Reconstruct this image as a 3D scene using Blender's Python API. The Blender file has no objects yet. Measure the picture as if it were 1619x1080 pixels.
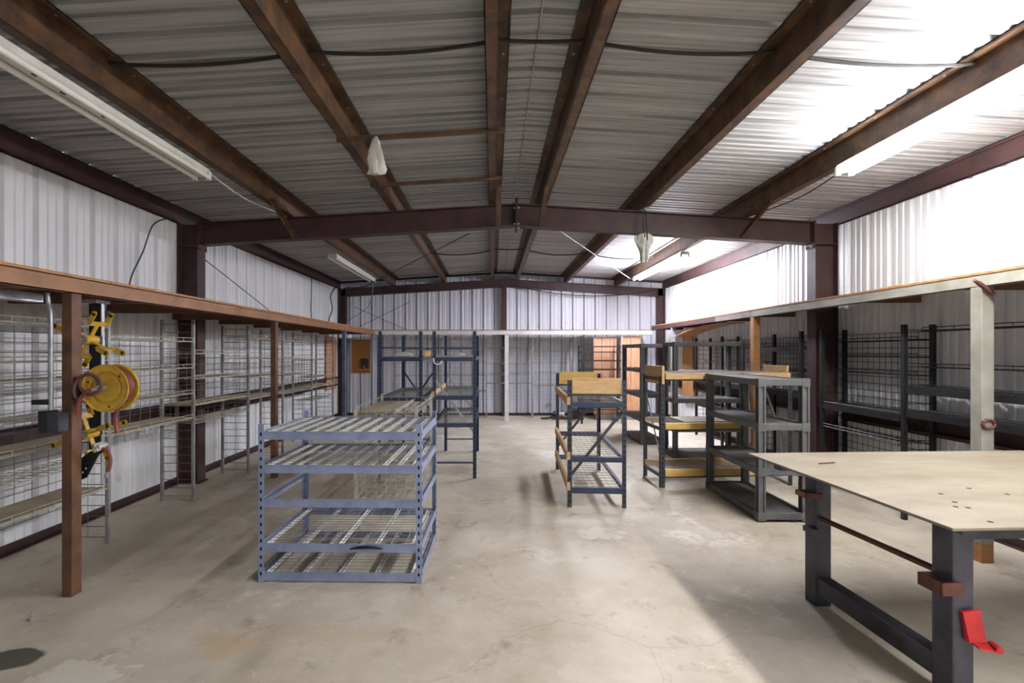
import bpy, math, random
from mathutils import Vector, Matrix
random.seed(7)
SC = bpy.context.scene
COL = SC.collection
PI = math.pi
R = math.radians

# ------------------------------------------------------------------ camera, world, exposure
cam_d = bpy.data.cameras.new('camera')
cam = bpy.data.objects.new('camera', cam_d)
COL.objects.link(cam)
cam.location = (0, 0, 1.55)
cam.rotation_euler = (R(90), 0, 0)
cam_d.sensor_width = 36
cam_d.lens = 740 / 1619 * 36
cam_d.shift_x = (809.5 - 779) / 1619
cam_d.shift_y = (556 - 540) / 1619
cam_d.clip_start = 0.02
SC.camera = cam
w = bpy.data.worlds.new('world')
SC.world = w
w.use_nodes = True
bgn = w.node_tree.nodes['Background']
bgn.inputs[0].default_value = (0.72, 0.86, 1.0, 1)
bgn.inputs[1].default_value = 0.35
LAMP = 84.0
vs = SC.view_settings
vs.view_transform = 'Standard'
vs.look = 'None'
vs.gamma = 1
vs.use_curve_mapping = False
vs.exposure = 1.15

# ------------------------------------------------------------------ helpers
def lin(r, g, b):
    f = lambda c: (c / 255 / 12.92) if c / 255 <= 0.04045 else ((c / 255 + 0.055) / 1.055) ** 2.4
    return (f(r), f(g), f(b), 1)

MATS = {}
def mat(name, c1, c2=None, scale=6.0, rough=0.6, metal=0.0, bump=0.0, bscale=60, lo=0.4, hi=0.62,
        stretch=None, c3=None, s3=2.0, t3=0.6, vary=0.0, emit=0.0, alpha=1.0, trans=0.0, spec=None):
    m = bpy.data.materials.new(name)
    m.use_nodes = True
    nt = m.node_tree
    N, L = nt.nodes, nt.links
    p = N['Principled BSDF']
    p.inputs['Roughness'].default_value = rough
    p.inputs['Metallic'].default_value = metal
    if spec is not None:
        p.inputs['Specular IOR Level'].default_value = spec
    a = lin(*c1)
    p.inputs['Base Color'].default_value = a
    tc = N.new('ShaderNodeTexCoord')
    src = tc.outputs['Object']
    if stretch:
        mp = N.new('ShaderNodeMapping')
        mp.inputs['Scale'].default_value = stretch
        L.new(src, mp.inputs['Vector'])
        src = mp.outputs['Vector']
    out = None
    if c2:
        n = N.new('ShaderNodeTexNoise')
        n.inputs['Scale'].default_value = scale
        n.inputs['Detail'].default_value = 7
        n.inputs['Roughness'].default_value = 0.65
        L.new(src, n.inputs['Vector'])
        mr = N.new('ShaderNodeMapRange')
        mr.inputs[1].default_value = lo
        mr.inputs[2].default_value = hi
        L.new(n.outputs['Fac'], mr.inputs[0])
        mx = N.new('ShaderNodeMixRGB')
        mx.inputs[1].default_value = a
        mx.inputs[2].default_value = lin(*c2)
        L.new(mr.outputs[0], mx.inputs[0])
        out = mx.outputs[0]
        if c3:
            n3 = N.new('ShaderNodeTexNoise')
            n3.inputs['Scale'].default_value = s3
            n3.inputs['Detail'].default_value = 9
            n3.inputs['Roughness'].default_value = 0.7
            L.new(tc.outputs['Object'], n3.inputs['Vector'])
            m3 = N.new('ShaderNodeMapRange')
            m3.inputs[1].default_value = t3
            m3.inputs[2].default_value = t3 + 0.08
            L.new(n3.outputs['Fac'], m3.inputs[0])
            x3 = N.new('ShaderNodeMixRGB')
            L.new(m3.outputs[0], x3.inputs[0])
            L.new(out, x3.inputs[1])
            x3.inputs[2].default_value = lin(*c3)
            out = x3.outputs[0]
        if vary:
            oi = N.new('ShaderNodeObjectInfo')
            v = N.new('ShaderNodeMapRange')
            v.inputs[3].default_value = 1 - vary
            v.inputs[4].default_value = 1 + vary * 0.3
            L.new(oi.outputs['Random'], v.inputs[0])
            hs = N.new('ShaderNodeHueSaturation')
            L.new(v.outputs[0], hs.inputs['Value'])
            L.new(out, hs.inputs['Color'])
            out = hs.outputs[0]
        L.new(out, p.inputs['Base Color'])
    if bump:
        nb = N.new('ShaderNodeTexNoise')
        nb.inputs['Scale'].default_value = bscale
        nb.inputs['Detail'].default_value = 4
        L.new(src, nb.inputs['Vector'])
        b = N.new('ShaderNodeBump')
        b.inputs['Strength'].default_value = bump
        b.inputs['Distance'].default_value = 0.01
        L.new(nb.outputs['Fac'], b.inputs['Height'])
        L.new(b.outputs[0], p.inputs['Normal'])
    if emit:
        p.inputs['Emission Color'].default_value = (0.98, 0.98, 1.0, 1)
        p.inputs['Emission Strength'].default_value = emit
    if alpha < 1:
        p.inputs['Alpha'].default_value = alpha
    if trans:
        p.inputs['Transmission Weight'].default_value = trans
    MATS[name] = m
    return m

mat('maroon', (70, 43, 41), (50, 30, 30), 5, 0.55, 0, 0.1, lo=0.35, hi=0.65, c3=(88, 56, 44), s3=3, t3=0.62)
mat('purlin', (100, 70, 44), (56, 40, 31), 7, 0.5, 0, 0.12, lo=0.38, hi=0.62, c3=(132, 92, 56), s3=5, t3=0.64)
mat('fascia', (148, 104, 68), (114, 78, 52), 5, 0.55, 0, 0.1, lo=0.35, hi=0.7)
mat('post_rust', (112, 76, 50), (74, 50, 37), 6, 0.6, 0, 0.15, lo=0.35, hi=0.65)
mat('panel_white', (230, 230, 231), (214, 214, 217), 3, 0.42, 0.0, 0, stretch=(1, 1, 0.25), lo=0.35, hi=0.7,
    c3=(178, 176, 172), s3=1.3, t3=0.64, vary=0.06)
mat('panel_grey', (212, 212, 220), (198, 198, 207), 3, 0.42, 0.0, 0, stretch=(1, 1, 0.2), lo=0.35, hi=0.7,
    c3=(150, 148, 154), s3=1.2, t3=0.63, vary=0.08)
mat('panel_roof', (186, 186, 186), (122, 121, 121), 3, 0.6, 0.0, 0, stretch=(0.10, 9.0, 1), lo=0.42, hi=0.72,
    c3=(112, 109, 108), s3=1.5, t3=0.66, vary=0.08)
mat('plywood', (176, 128, 78), (148, 102, 60), 3, 0.65, 0, 0.1, stretch=(1, 6, 6), lo=0.35, hi=0.65)
mat('plank', (208, 160, 126), (184, 130, 96), 4, 0.6, 0, 0.1, stretch=(6, 6, 0.7), lo=0.35, hi=0.65, c3=(110, 58, 38), s3=7, t3=0.72)
mat('pine', (204, 170, 120), (176, 138, 90), 4, 0.6, 0, 0.1, stretch=(1.2, 6, 9), lo=0.35, hi=0.65, c3=(140, 92, 50), s3=6, t3=0.7)
mat('pine_yellow', (222, 184, 108), (200, 156, 80), 4, 0.55, 0, 0.08, stretch=(1.2, 6, 9), lo=0.35, hi=0.65)
mat('osb', (168, 118, 52), (130, 82, 34), 30, 0.7, 0, 0.3, bscale=40, lo=0.4, hi=0.6)
mat('board', (176, 164, 138), (152, 138, 112), 5, 0.75, 0, 0.1, lo=0.35, hi=0.7)
mat('slate_blue', (150, 160, 188), (128, 138, 168), 6, 0.45, 0.2, 0.05, lo=0.4, hi=0.65, c3=(178, 184, 196), s3=9, t3=0.71)
mat('wire_cream', (196, 192, 178), (164, 158, 142), 8, 0.4, 0.3, lo=0.4, hi=0.65)
mat('wire_grey', (160, 158, 156), (128, 124, 120), 8, 0.4, 0.3, lo=0.4, hi=0.65)
mat('wire_backlit', (118, 112, 104), (92, 86, 80), 8, 0.45, 0.2, lo=0.4, hi=0.65)  # wire colour darkened to look backlit against the white wall
mat('galv', (176, 178, 180), (146, 148, 150), 10, 0.38, 0.5, lo=0.4, hi=0.65)
mat('navy', (52, 64, 90), (40, 48, 66), 6, 0.45, 0.1, 0.05, lo=0.4, hi=0.65)
mat('rack_dark', (62, 66, 74), (46, 48, 54), 8, 0.5, 0.2, 0.05, lo=0.4, hi=0.65, c3=(110, 110, 112), s3=14, t3=0.72)
mat('blue_post', (92, 104, 124), (72, 82, 100), 6, 0.5, 0.2, lo=0.4, hi=0.65)
mat('plastic', (94, 94, 93), (76, 76, 77), 5, 0.6, 0, 0.05, lo=0.4, hi=0.65, c3=(126, 122, 116), s3=4, t3=0.66)
mat('plastic_dark', (78, 80, 82), (62, 64, 66), 5, 0.6, 0, 0.05, lo=0.4, hi=0.65)
mat('black', (30, 30, 33), (20, 20, 22), 8, 0.5, 0.1, lo=0.4, hi=0.65)
mat('slot_black', (12, 12, 14), None, rough=0.9)
mat('table_steel', (74, 72, 84), (48, 46, 54), 5, 0.4, 0.3, 0.1, lo=0.4, hi=0.65, c3=(92, 70, 60), s3=6, t3=0.66)
mat('table_top', (146, 136, 120), (124, 112, 94), 3, 0.5, 0.1, 0.06, stretch=(0.8, 2, 1), lo=0.35, hi=0.68, c3=(116, 94, 72), s3=5, t3=0.68)
mat('rusty', (112, 68, 58), (80, 48, 42), 9, 0.7, 0.1, 0.2, lo=0.4, hi=0.65)
mat('red', (196, 40, 44), (160, 28, 32), 9, 0.45, 0, 0.05, lo=0.4, hi=0.65)
mat('loft_white', (152, 150, 140), (126, 120, 106), 4, 0.55, 0, 0.05, lo=0.4, hi=0.68, c3=(128, 88, 58), s3=4, t3=0.70)
mat('loft_grey', (122, 112, 108), (98, 88, 86), 5, 0.55, 0, 0.05, lo=0.4, hi=0.65)
mat('white_paint', (206, 206, 204), (184, 182, 180), 5, 0.5, 0, lo=0.4, hi=0.65)
mat('lamp_white', (226, 226, 220), (208, 208, 202), 5, 0.4, 0, lo=0.4, hi=0.65)
mat('tube_off', (236, 234, 226), None, rough=0.25)
mat('tube_on', (255, 255, 255), None, rough=0.3, emit=LAMP)
mat('tube_cool', (255, 255, 255), None, rough=0.3, emit=LAMP * 1.9)
MATS['tube_cool'].node_tree.nodes['Principled BSDF'].inputs['Emission Color'].default_value = (0.86, 0.88, 1.0, 1)
mat('yellow', (200, 160, 52), (172, 132, 36), 9, 0.45, 0, 0.05, lo=0.4, hi=0.68, c3=(120, 90, 40), s3=11, t3=0.7)
mat('hose', (132, 66, 60), (104, 50, 46), 9, 0.5, lo=0.4, hi=0.65)
mat('hose_brown', (116, 74, 68), (92, 58, 54), 9, 0.5, lo=0.4, hi=0.65)
mat('cable', (46, 42, 38), (36, 32, 30), 9, 0.6, lo=0.4, hi=0.65)
mat('cable_white', (214, 212, 206), None, rough=0.5)
mat('bone', (198, 197, 186), (162, 160, 148), 14, 0.7, 0, 0.2, bscale=50, lo=0.4, hi=0.65)
mat('bulb', (236, 238, 242), None, rough=0.2)
mat('bag', (226, 222, 214), None, rough=0.25, alpha=0.62)
mat('grey_sheet', (120, 122, 126), (104, 104, 108), 4, 0.5, lo=0.4, hi=0.65)
mat('concrete_block', (150, 146, 140), (128, 124, 118), 7, 0.85, 0, 0.2, lo=0.4, hi=0.65)

def floor_material():
    m = mat('floor_concrete', (204, 195, 179), (172, 161, 142), 1.1, 0.62, 0, 0.12, bscale=30, lo=0.36, hi=0.66,
            c3=(216, 209, 196), s3=0.8, t3=0.56)
    nt = m.node_tree
    N, L = nt.nodes, nt.links
    p = N['Principled BSDF']
    cur = p.inputs['Base Color'].links[0].from_socket
    tc = N.new('ShaderNodeTexCoord')
    def fine(cur, scale, lo, hi, col, fac):
        n = N.new('ShaderNodeTexNoise')
        n.inputs['Scale'].default_value = scale
        n.inputs['Detail'].default_value = 8
        n.inputs['Roughness'].default_value = 0.72
        n.inputs['Distortion'].default_value = 0.35
        L.new(tc.outputs['Object'], n.inputs['Vector'])
        mr = N.new('ShaderNodeMapRange')
        mr.inputs[1].default_value, mr.inputs[2].default_value = lo, hi
        mr.inputs[4].default_value = fac
        L.new(n.outputs['Fac'], mr.inputs[0])
        x = N.new('ShaderNodeMixRGB')
        L.new(mr.outputs[0], x.inputs[0])
        L.new(cur, x.inputs[1])
        x.inputs[2].default_value = lin(*col)
        return x.outputs[0]
    cur = fine(cur, 3.2, 0.56, 0.72, (128, 112, 90), 0.75)
    cur = fine(cur, 0.6, 0.50, 0.70, (138, 120, 96), 0.6)
    cur = fine(cur, 9.0, 0.58, 0.70, (214, 205, 190), 0.6)
    cur = fine(cur, 26.0, 0.62, 0.7, (110, 98, 84), 0.5)
    def spot(cur, x0, y0, sx, sy, col, amp, fac=0.9, ns=5):
        mp = N.new('ShaderNodeMapping')
        mp.vector_type = 'POINT'
        mp.inputs['Location'].default_value = (-x0 / sx, -y0 / sy, 0)
        mp.inputs['Scale'].default_value = (1 / sx, 1 / sy, 1)
        L.new(tc.outputs['Object'], mp.inputs['Vector'])
        ln = N.new('ShaderNodeVectorMath')
        ln.operation = 'LENGTH'
        L.new(mp.outputs[0], ln.inputs[0])
        n = N.new('ShaderNodeTexNoise')
        n.inputs['Scale'].default_value = ns
        n.inputs['Detail'].default_value = 6
        L.new(tc.outputs['Object'], n.inputs['Vector'])
        ad = N.new('ShaderNodeMath')
        ad.operation = 'MULTIPLY_ADD'
        L.new(n.outputs['Fac'], ad.inputs[0])
        ad.inputs[1].default_value = amp
        L.new(ln.outputs['Value'], ad.inputs[2])
        mr = N.new('ShaderNodeMapRange')
        mr.inputs[1].default_value = 1.0 + amp * 0.5
        mr.inputs[2].default_value = 0.85 + amp * 0.5
        mr.inputs[4].default_value = fac
        L.new(ad.outputs[0], mr.inputs[0])
        x = N.new('ShaderNodeMixRGB')
        L.new(mr.outputs[0], x.inputs[0])
        L.new(cur, x.inputs[1])
        x.inputs[2].default_value = lin(*col)
        return x.outputs[0]
    cur = spot(cur, -2.42, 2.36, 0.16, 0.10, (62, 60, 52), 0.8)
    cur = spot(cur, -1.98, 2.22, 0.22, 0.14, (214, 208, 194), 2.6, 0.75, 14)
    cur = spot(cur, 0.92, 4.0, 0.20, 0.14, (214, 208, 196), 2.6, 0.6, 14)
    cur = spot(cur, -1.1, 2.55, 0.55, 0.12, (186, 156, 116), 1.8, 0.22, 6)
    cur = spot(cur, -1.4, 2.45, 0.14, 0.10, (190, 152, 108), 1.6, 0.3, 6)
    # long hairline crack
    vo = N.new('ShaderNodeTexVoronoi')
    vo.feature = 'DISTANCE_TO_EDGE'
    vo.inputs['Scale'].default_value = 0.33
    dn = N.new('ShaderNodeTexNoise')
    dn.inputs['Scale'].default_value = 2.5
    dn.inputs['Detail'].default_value = 6
    L.new(tc.outputs['Object'], dn.inputs['Vector'])
    mxv = N.new('ShaderNodeMixRGB')
    mxv.inputs[0].default_value = 0.22
    L.new(tc.outputs['Object'], mxv.inputs[1])
    L.new(dn.outputs['Color'], mxv.inputs[2])
    L.new(mxv.outputs[0], vo.inputs['Vector'])
    mr = N.new('ShaderNodeMapRange')
    mr.inputs[1].default_value, mr.inputs[2].default_value = 0.0, 0.002
    mr.inputs[3].default_value, mr.inputs[4].default_value = 0.22, 0.0
    L.new(vo.outputs['Distance'], mr.inputs[0])
    x = N.new('ShaderNodeMixRGB')
    L.new(mr.outputs[0], x.inputs[0])
    L.new(cur, x.inputs[1])
    x.inputs[2].default_value = lin(112, 98, 82)
    L.new(x.outputs[0], p.inputs['Base Color'])
floor_material()

class MB:
    def __init__(self):
        self.v, self.f = [], []
    def add(self, vs_, fs):
        o = len(self.v)
        self.v += [tuple(p) for p in vs_]
        self.f += [tuple(i + o for i in f) for f in fs]
        return self
    def box(self, x0, x1, y0, y1, z0, z1):
        return self.add([(x0, y0, z0), (x1, y0, z0), (x1, y1, z0), (x0, y1, z0),
                         (x0, y0, z1), (x1, y0, z1), (x1, y1, z1), (x0, y1, z1)],
                        [(0, 3, 2, 1), (4, 5, 6, 7), (0, 1, 5, 4), (1, 2, 6, 5), (2, 3, 7, 6), (3, 0, 4, 7)])
    def hexa(self, pts):
        return self.add(pts, [(0, 3, 2, 1), (4, 5, 6, 7), (0, 1, 5, 4), (1, 2, 6, 5), (2, 3, 7, 6), (3, 0, 4, 7)])
    def bar(self, p, q, a, b, up=(0, 0, 1)):
        p, q = Vector(p), Vector(q)
        d = (q - p).normalized()
        u = Vector(up)
        if abs(d.dot(u)) > 0.99:
            u = Vector((0, 1, 0))
        s = d.cross(u).normalized()
        t = s.cross(d).normalized()
        s, t = s * a / 2, t * b / 2
        return self.hexa([p - s - t, p + s - t, q + s - t, q - s - t, p - s + t, p + s + t, q + s + t, q - s + t])
    def tube(self, pts, r, n=6, cap=True):
        pts = [Vector(p) for p in pts]
        m = len(pts)
        vs_, fs = [], []
        prev = None
        for i, p in enumerate(pts):
            d = (pts[min(i + 1, m - 1)] - pts[max(i - 1, 0)]).normalized()
            if prev is None:
                u = Vector((0, 0, 1)) if abs(d.z) < 0.9 else Vector((1, 0, 0))
                s = d.cross(u).normalized()
            else:
                s = (prev - d * prev.dot(d)).normalized()
            prev = s
            t = d.cross(s)
            rr = r[i] if isinstance(r, (list, tuple)) else r
            for k in range(n):
                a = 2 * PI * k / n
                vs_.append(p + s * (rr * math.cos(a)) + t * (rr * math.sin(a)))
        for i in range(m - 1):
            for k in range(n):
                fs.append((i * n + k, i * n + (k + 1) % n, (i + 1) * n + (k + 1) % n, (i + 1) * n + k))
        if cap:
            fs.append(tuple(range(n - 1, -1, -1)))
            fs.append(tuple(range((m - 1) * n, m * n)))
        return self.add(vs_, fs)
    def wire(self, p, q, r=0.003):
        return self.tube([p, q], r, 4, False)
    def disc(self, c, axis, r, h, n=24):
        c, ax = Vector(c), Vector(axis).normalized()
        return self.tube([c - ax * h / 2, c + ax * h / 2], r, n)
    def ring_prism(self, poly, y0, y1):
        n = len(poly)
        return self.add([(x, y0, z) for x, z in poly] + [(x, y1, z) for x, z in poly],
                        [tuple(range(n)), tuple(range(2 * n - 1, n - 1, -1))] +
                        [(i, i + n, (i + 1) % n + n, (i + 1) % n) for i in range(n)])
    def mesh(self, name, m, smooth=False):
        me = bpy.data.meshes.new(name)
        me.from_pydata(self.v, [], self.f)
        me.materials.append(MATS[m])
        if smooth:
            me.shade_smooth()
            try:
                me.set_sharp_from_angle(angle=R(40))
            except Exception:
                pass
        me.update()
        return me
    def build(self, name, m, parent=None, loc=(0, 0, 0), smooth=False, bevel=0.0):
        return put(name, self.mesh(name, m, smooth), parent, loc, bevel)

def put(name, me, parent=None, loc=(0, 0, 0), bevel=0.0, rot=None):
    o = bpy.data.objects.new(name, me)
    COL.objects.link(o)
    o.location = loc
    if rot:
        o.rotation_euler = rot
    if parent:
        o.parent = parent
    if bevel:
        b = o.modifiers.new('bevel', 'BEVEL')
        b.width = bevel
        b.segments = 2
        b.limit_method = 'ANGLE'
    return o

def tag(o, label=None, cat=None, group=None, kind=None):
    if label: o['label'] = label
    if cat: o['category'] = cat
    if group: o['group'] = group
    if kind: o['kind'] = kind
    return o

def thing(name, label, cat, loc=(0, 0, 0), rz=0, group=None, kind=None):
    o = bpy.data.objects.new(name, None)
    COL.objects.link(o)
    o.empty_display_size = 0.1
    o.location = loc
    o.rotation_euler = (0, 0, rz)
    return tag(o, label, cat, group, kind)

def single(mb, name, m, label, cat, loc=(0, 0, 0), smooth=False, bevel=0.0, group=None):
    return tag(mb.build(name, m, None, loc, smooth, bevel), label, cat, group)

def sag(p, q, d, n=10):
    p, q = Vector(p), Vector(q)
    return [p.lerp(q, i / n) - Vector((0, 0, d * 4 * (i / n) * (1 - i / n))) for i in range(n + 1)]

def spline(pts, n=6):
    pts = [Vector(p) for p in pts]
    P = [pts[0]] + pts + [pts[-1]]
    out = []
    for i in range(1, len(P) - 2):
        a, b, c, d = P[i - 1], P[i], P[i + 1], P[i + 2]
        for k in range(n):
            t = k / n
            out.append(0.5 * ((2 * b) + (c - a) * t + (2 * a - 5 * b + 4 * c - d) * t * t + (3 * b - a - 3 * c + d) * t ** 3))
    out.append(pts[-1])
    return out

# ------------------------------------------------------------------ the building shell
XL, XR, XRG = -3.72, 4.15, 0.28      # side walls, ridge
YB, YF = 11.4, -1.6                  # back wall, front wall
PITCH = 0.272
SLOPE = 0.06
zr = lambda x: 3.50 - SLOPE * abs(x - XRG)    # underside of the roof sheet

tag(MB().box(XL - 0.2, XR + 0.2, YF - 0.1, YB + 0.2, -0.2, 0).build('floor', 'floor_concrete'),
    'tan stained concrete slab floor of the metal hall', 'floor', kind='structure')
tag(MB().box(-14, 14, YF - 12, YF - 0.1, -0.2, -0.02).build('ground', 'concrete_block'),
    'plain concrete yard added out of view for the light through the front opening', 'ground', kind='structure')  # unseen yard, added for the light coming through the front opening

PROFILE = [(0, 0), (.016, .036), (.048, .036), (.064, 0), (.112, 0), (.120, .010), (.142, .010), (.150, 0),
           (.188, 0), (.196, .010), (.218, .010), (.226, 0)]
DEEP = [(0, 0), (.002, .065), (.038, .065), (.040, 0), (.075, 0), (.085, .006), (.105, .006), (.115, 0),
        (.185, 0), (.195, .006), (.215, .006), (.225, 0)]
def profile(npitch=3, base=PROFILE):
    pts = []
    for k in range(npitch):
        pts += [(u + k * PITCH, h) for u, h in base]
    pts.append((npitch * PITCH, 0))
    return pts

def side_panel(sign, z1):
    # u along +Y, ribs pushed outward (sign -1 left wall, +1 right wall)
    m = MB()
    pr = profile()
    v = [(sign * h, u, 0) for u, h in pr] + [(sign * h, u, z1) for u, h in pr]
    n = len(pr)
    m.add(v, [(i, i + 1, n + i + 1, n + i) for i in range(n - 1)])
    return m

PW = 3 * PITCH
Y0P = 3.23 - PITCH * 18              # phase taken from the roof ribs
wl = thing('wall_left', 'white ribbed sheet metal wall behind the hose reel', 'wall', (XL, 0, 0), kind='structure')
wr = thing('wall_right', 'white ribbed sheet metal wall behind the work table', 'wall', (XR, 0, 0), kind='structure')
meL = side_panel(-1, zr(XL)).mesh('wall_panel', 'panel_white')
meR = side_panel(1, zr(XR)).mesh('wall_panel', 'panel_white')
NP = 16
for k in range(NP):
    y = Y0P + k * PW
    put('wall_panel', meL, wl, (random.uniform(-0.002, 0), y, 0))
    put('wall_panel', meR, wr, (random.uniform(0, 0.002), y, 0))
wb = thing('wall_back', 'grey white ribbed sheet metal end wall with dark rib lines', 'wall', (0, YB, 0), kind='structure')
x = 0.564 - PITCH * 18
while x < XR + 0.1:
    pr = [(x + u, h) for u, h in profile(3, DEEP)]
    pr = [(min(max(a, XL - 0.03), XR + 0.03), h) for a, h in pr]
    m = MB()
    n = len(pr)
    m.add([(a, h, 0) for a, h in pr] + [(a, h, zr(a) + 0.04) for a, h in pr],
          [(i, i + 1, n + i + 1, n + i) for i in range(n - 1) if pr[i + 1][0] - pr[i][0] > 1e-5])
    if m.f:
        m.build('wall_panel', 'panel_grey', wb, (0, random.uniform(0, 0.002), 0))
    x += PW
wf = thing('wall_front', 'white metal wall out of view with an added wide opening for sky light', 'wall', (0, YF, 0), kind='structure')  # opening put in behind the camera so sky light enters
MB().box(XL - .1, -2.0, -.05, 0, 0, 3.3).build('wall_panel', 'panel_white', wf)
MB().box(2.6, XR + .1, -.05, 0, 0, 3.3).build('wall_panel', 'panel_white', wf)
MB().box(-2.0, 2.6, -.05, 0, 2.75, 3.56).build('wall_panel', 'panel_white', wf)
for s, nm, xx in ((1, 'baseboard_left', XL), (-1, 'baseboard_right', XR)):
    m = MB()
    m.box(min(xx, xx + s * .012), max(xx, xx + s * .012), YF, YB, 0, .075)
    m.box(min(xx, xx + s * .05), max(xx, xx + s * .05), YF, YB, 0, .012)
    tag(m.build(nm, 'maroon'), 'rust brown steel base angle along the side wall foot' + (' behind the hose reel' if s > 0 else ' behind the work table'), 'baseboard', kind='structure')
m = MB().box(XL + .05, XR - .05, YB - .012, YB, 0, .06).box(XL + .05, XR - .05, YB - .05, YB, 0, .012)
tag(m.build('baseboard_back', 'maroon'), 'maroon steel base angle along the end wall foot', 'baseboard', kind='structure')

# roof sheets
cl = thing('ceiling', 'ribbed grey sheet metal roof seen from below', 'ceiling', (XRG, 0, 3.5), kind='structure')
ROOF = [(0, 0), (.008, .046), (.044, .046), (.052, 0), (.108, 0), (.114, .012), (.140, .012), (.146, 0),
        (.186, 0), (.192, .012), (.218, .012), (.224, 0)]
def roof_panel(sign, length):
    m = MB()
    pr = profile(3, ROOF)
    n = len(pr)
    m.add([(0, u, h) for u, h in pr] + [(sign * length, u, h - SLOPE * length) for u, h in pr],
          [(i, i + 1, n + i + 1, n + i) for i in range(n - 1)])
    return m.mesh('roof_panel', 'panel_roof')
rL, rR = roof_panel(-1, XRG - XL + .002), roof_panel(1, XR - XRG + .002)
for k in range(NP):
    y = Y0P + k * PW - 0.035
    dz = random.uniform(0, 0.002)
    put('roof_panel', rL, cl, (0, y, dz))
    put('roof_panel', rR, cl, (0, y, dz))
m = MB()
for k in range(NP):
    y = Y0P + k * PW - 0.035
    for s in (-1, 1):
        a = [(0, y - .005, .049), (0, y + PW + .005, .049), (s * .3, y + PW + .005, .049 - .3 * SLOPE), (s * .3, y - .005, .049 - .3 * SLOPE)]
        m.add(a, [(0, 1, 2, 3)])
m.build('ridge_cap', 'panel_roof', cl)
m = MB().tube([(0, YF, -.004), (0, YB, -.004)], .006, 6)
m.build('ridge_seam', 'galv', cl)

# Z purlins: top flange towards the ridge, bottom flange towards the eave
def purlin(x, label, depth=0.2, name='roof_purlin', fl=0.075, y0=YF, y1=YB - .02):
    s = 1 if x < XRG else -1
    t = 0.006
    zt = zr(x) - 0.002
    zb = zt - depth
    m = MB()
    ox = lambda a: s * a
    def slab(a0, a1, za0, za1, th):
        xs = sorted((ox(a0), ox(a1)))
        za = (za0, za1) if ox(a0) < ox(a1) else (za1, za0)
        m.hexa([(xs[0], y0, za[0] - th), (xs[1], y0, za[1] - th), (xs[1], y1, za[1] - th), (xs[0], y1, za[0] - th),
                (xs[0], y0, za[0]), (xs[1], y0, za[1]), (xs[1], y1, za[1]), (xs[0], y1, za[0])])
    slab(-t / 2, t / 2, zt, zt, depth)
    slab(0, fl, zt, zt + SLOPE * fl, t)
    slab(-fl, 0, zb + t, zb + t, t)
    slab(fl - t, fl, zt + SLOPE * fl, zt + SLOPE * fl, .022)
    slab(-fl, -fl + t, zb + .022, zb + .022, .022)
    o = tag(m.build(name, 'purlin', None, (x, 0, 0)), label, 'beam', 'roof purlins')
    b = MB()
    for k in range(int((y1 - .4) / PITCH)):
        yy = .3 + k * PITCH * 2
        if yy < y1 - .1:
            b.disc((ox(fl * .5), yy, zt - .009), (0, 0, 1), .008, .006, 6)
    tag(b.build('roof_screws', 'galv', o), kind='stuff')
    return o
PX = [-2.35, -1.13, 0.03, 0.56, 1.72, 2.95]
PL = ['rusty brown roof purlin directly above the unlit fluorescent strip lights',
      'orange brown roof purlin carrying the bag end of the two thin cross bars',
      'brown roof purlin beside the ridge, on the hose reel side of it',
      'brown roof purlin beside the ridge, on the work table side of it',
      'brown roof purlin above the hanging skull, between ridge and lit lights',
      'dark roof purlin directly above the glowing fluorescent strip lights']
for a, b in zip(PX, PL):
    purlin(a, b)
def eave(xw, s, label):
    zt = zr(xw) - .004
    m = MB()
    x0, x1 = xw + s * .004, xw + s * .036
    def bx(a, b, c, d):
        m.box(min(a, b), max(a, b), YF, YB - .02, c, d)
    bx(x0, x0 + s * .006, zt - .2, zt - .0)
    bx(x0, x1, zt - .2, zt - .194)
    bx(x0, x1, zt - .006, zt)
    bx(x1 - s * .006, x1, zt - .2, zt - .17)
    bx(x1 - s * .006, x1, zt - .03, zt)
    bx(x1 - s * .02, x1 - s * .014, zt - .2, zt - .01)
    return tag(m.build('eave_strut', 'maroon', None, (0, 0, 0)), label, 'beam')
eave(XL, 1, 'maroon eave beam along the top of the wall behind the hose reel')
eave(XR, -1, 'red brown eave beam along the top of the wall behind the work table')

# steel frames
def ibeam_slope(m, x0, x1, y, d, fw, ztop, tw=.008, tf=.012):
    # I section from x0 to x1 whose top follows ztop(x)
    a, b = sorted((x0, x1))
    za, zb = ztop(a), ztop(b)
    def seg(y0, y1, o0, o1):
        m.hexa([(a, y0, za - o1), (b, y0, zb - o1), (b, y1, zb - o1), (a, y1, za - o1),
                (a, y0, za - o0), (b, y0, zb - o0), (b, y1, zb - o0), (a, y1, za - o0)])
    seg(y - fw / 2, y + fw / 2, 0, tf)
    seg(y - fw / 2, y + fw / 2, d - tf, d)
    seg(y - tw / 2, y + tw / 2, tf, d - tf)
def icolumn(m, x0, x1, y, fw, z1, tw=.008, tf=.012):
    m.box(x0, x0 + tf, y - fw / 2, y + fw / 2, 0, z1)
    m.box(x1 - tf, x1, y - fw / 2, y + fw / 2, 0, z1)
    m.box(x0 + tf, x1 - tf, y - tw / 2, y + tw / 2, 0, z1)
ZT = lambda x: zr(x) - .205
Y1 = 5.57
fr = thing('steel_portal', 'big maroon steel roof frame crossing the middle of the hall', 'portal frame', (XRG, Y1, 0))
CL0, CL1, CR0, CR1 = XL + .02 - XRG, XL + .255 - XRG, XR - .36 - XRG, XR - .09 - XRG
zt_l = lambda x: ZT(x + XRG)
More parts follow.
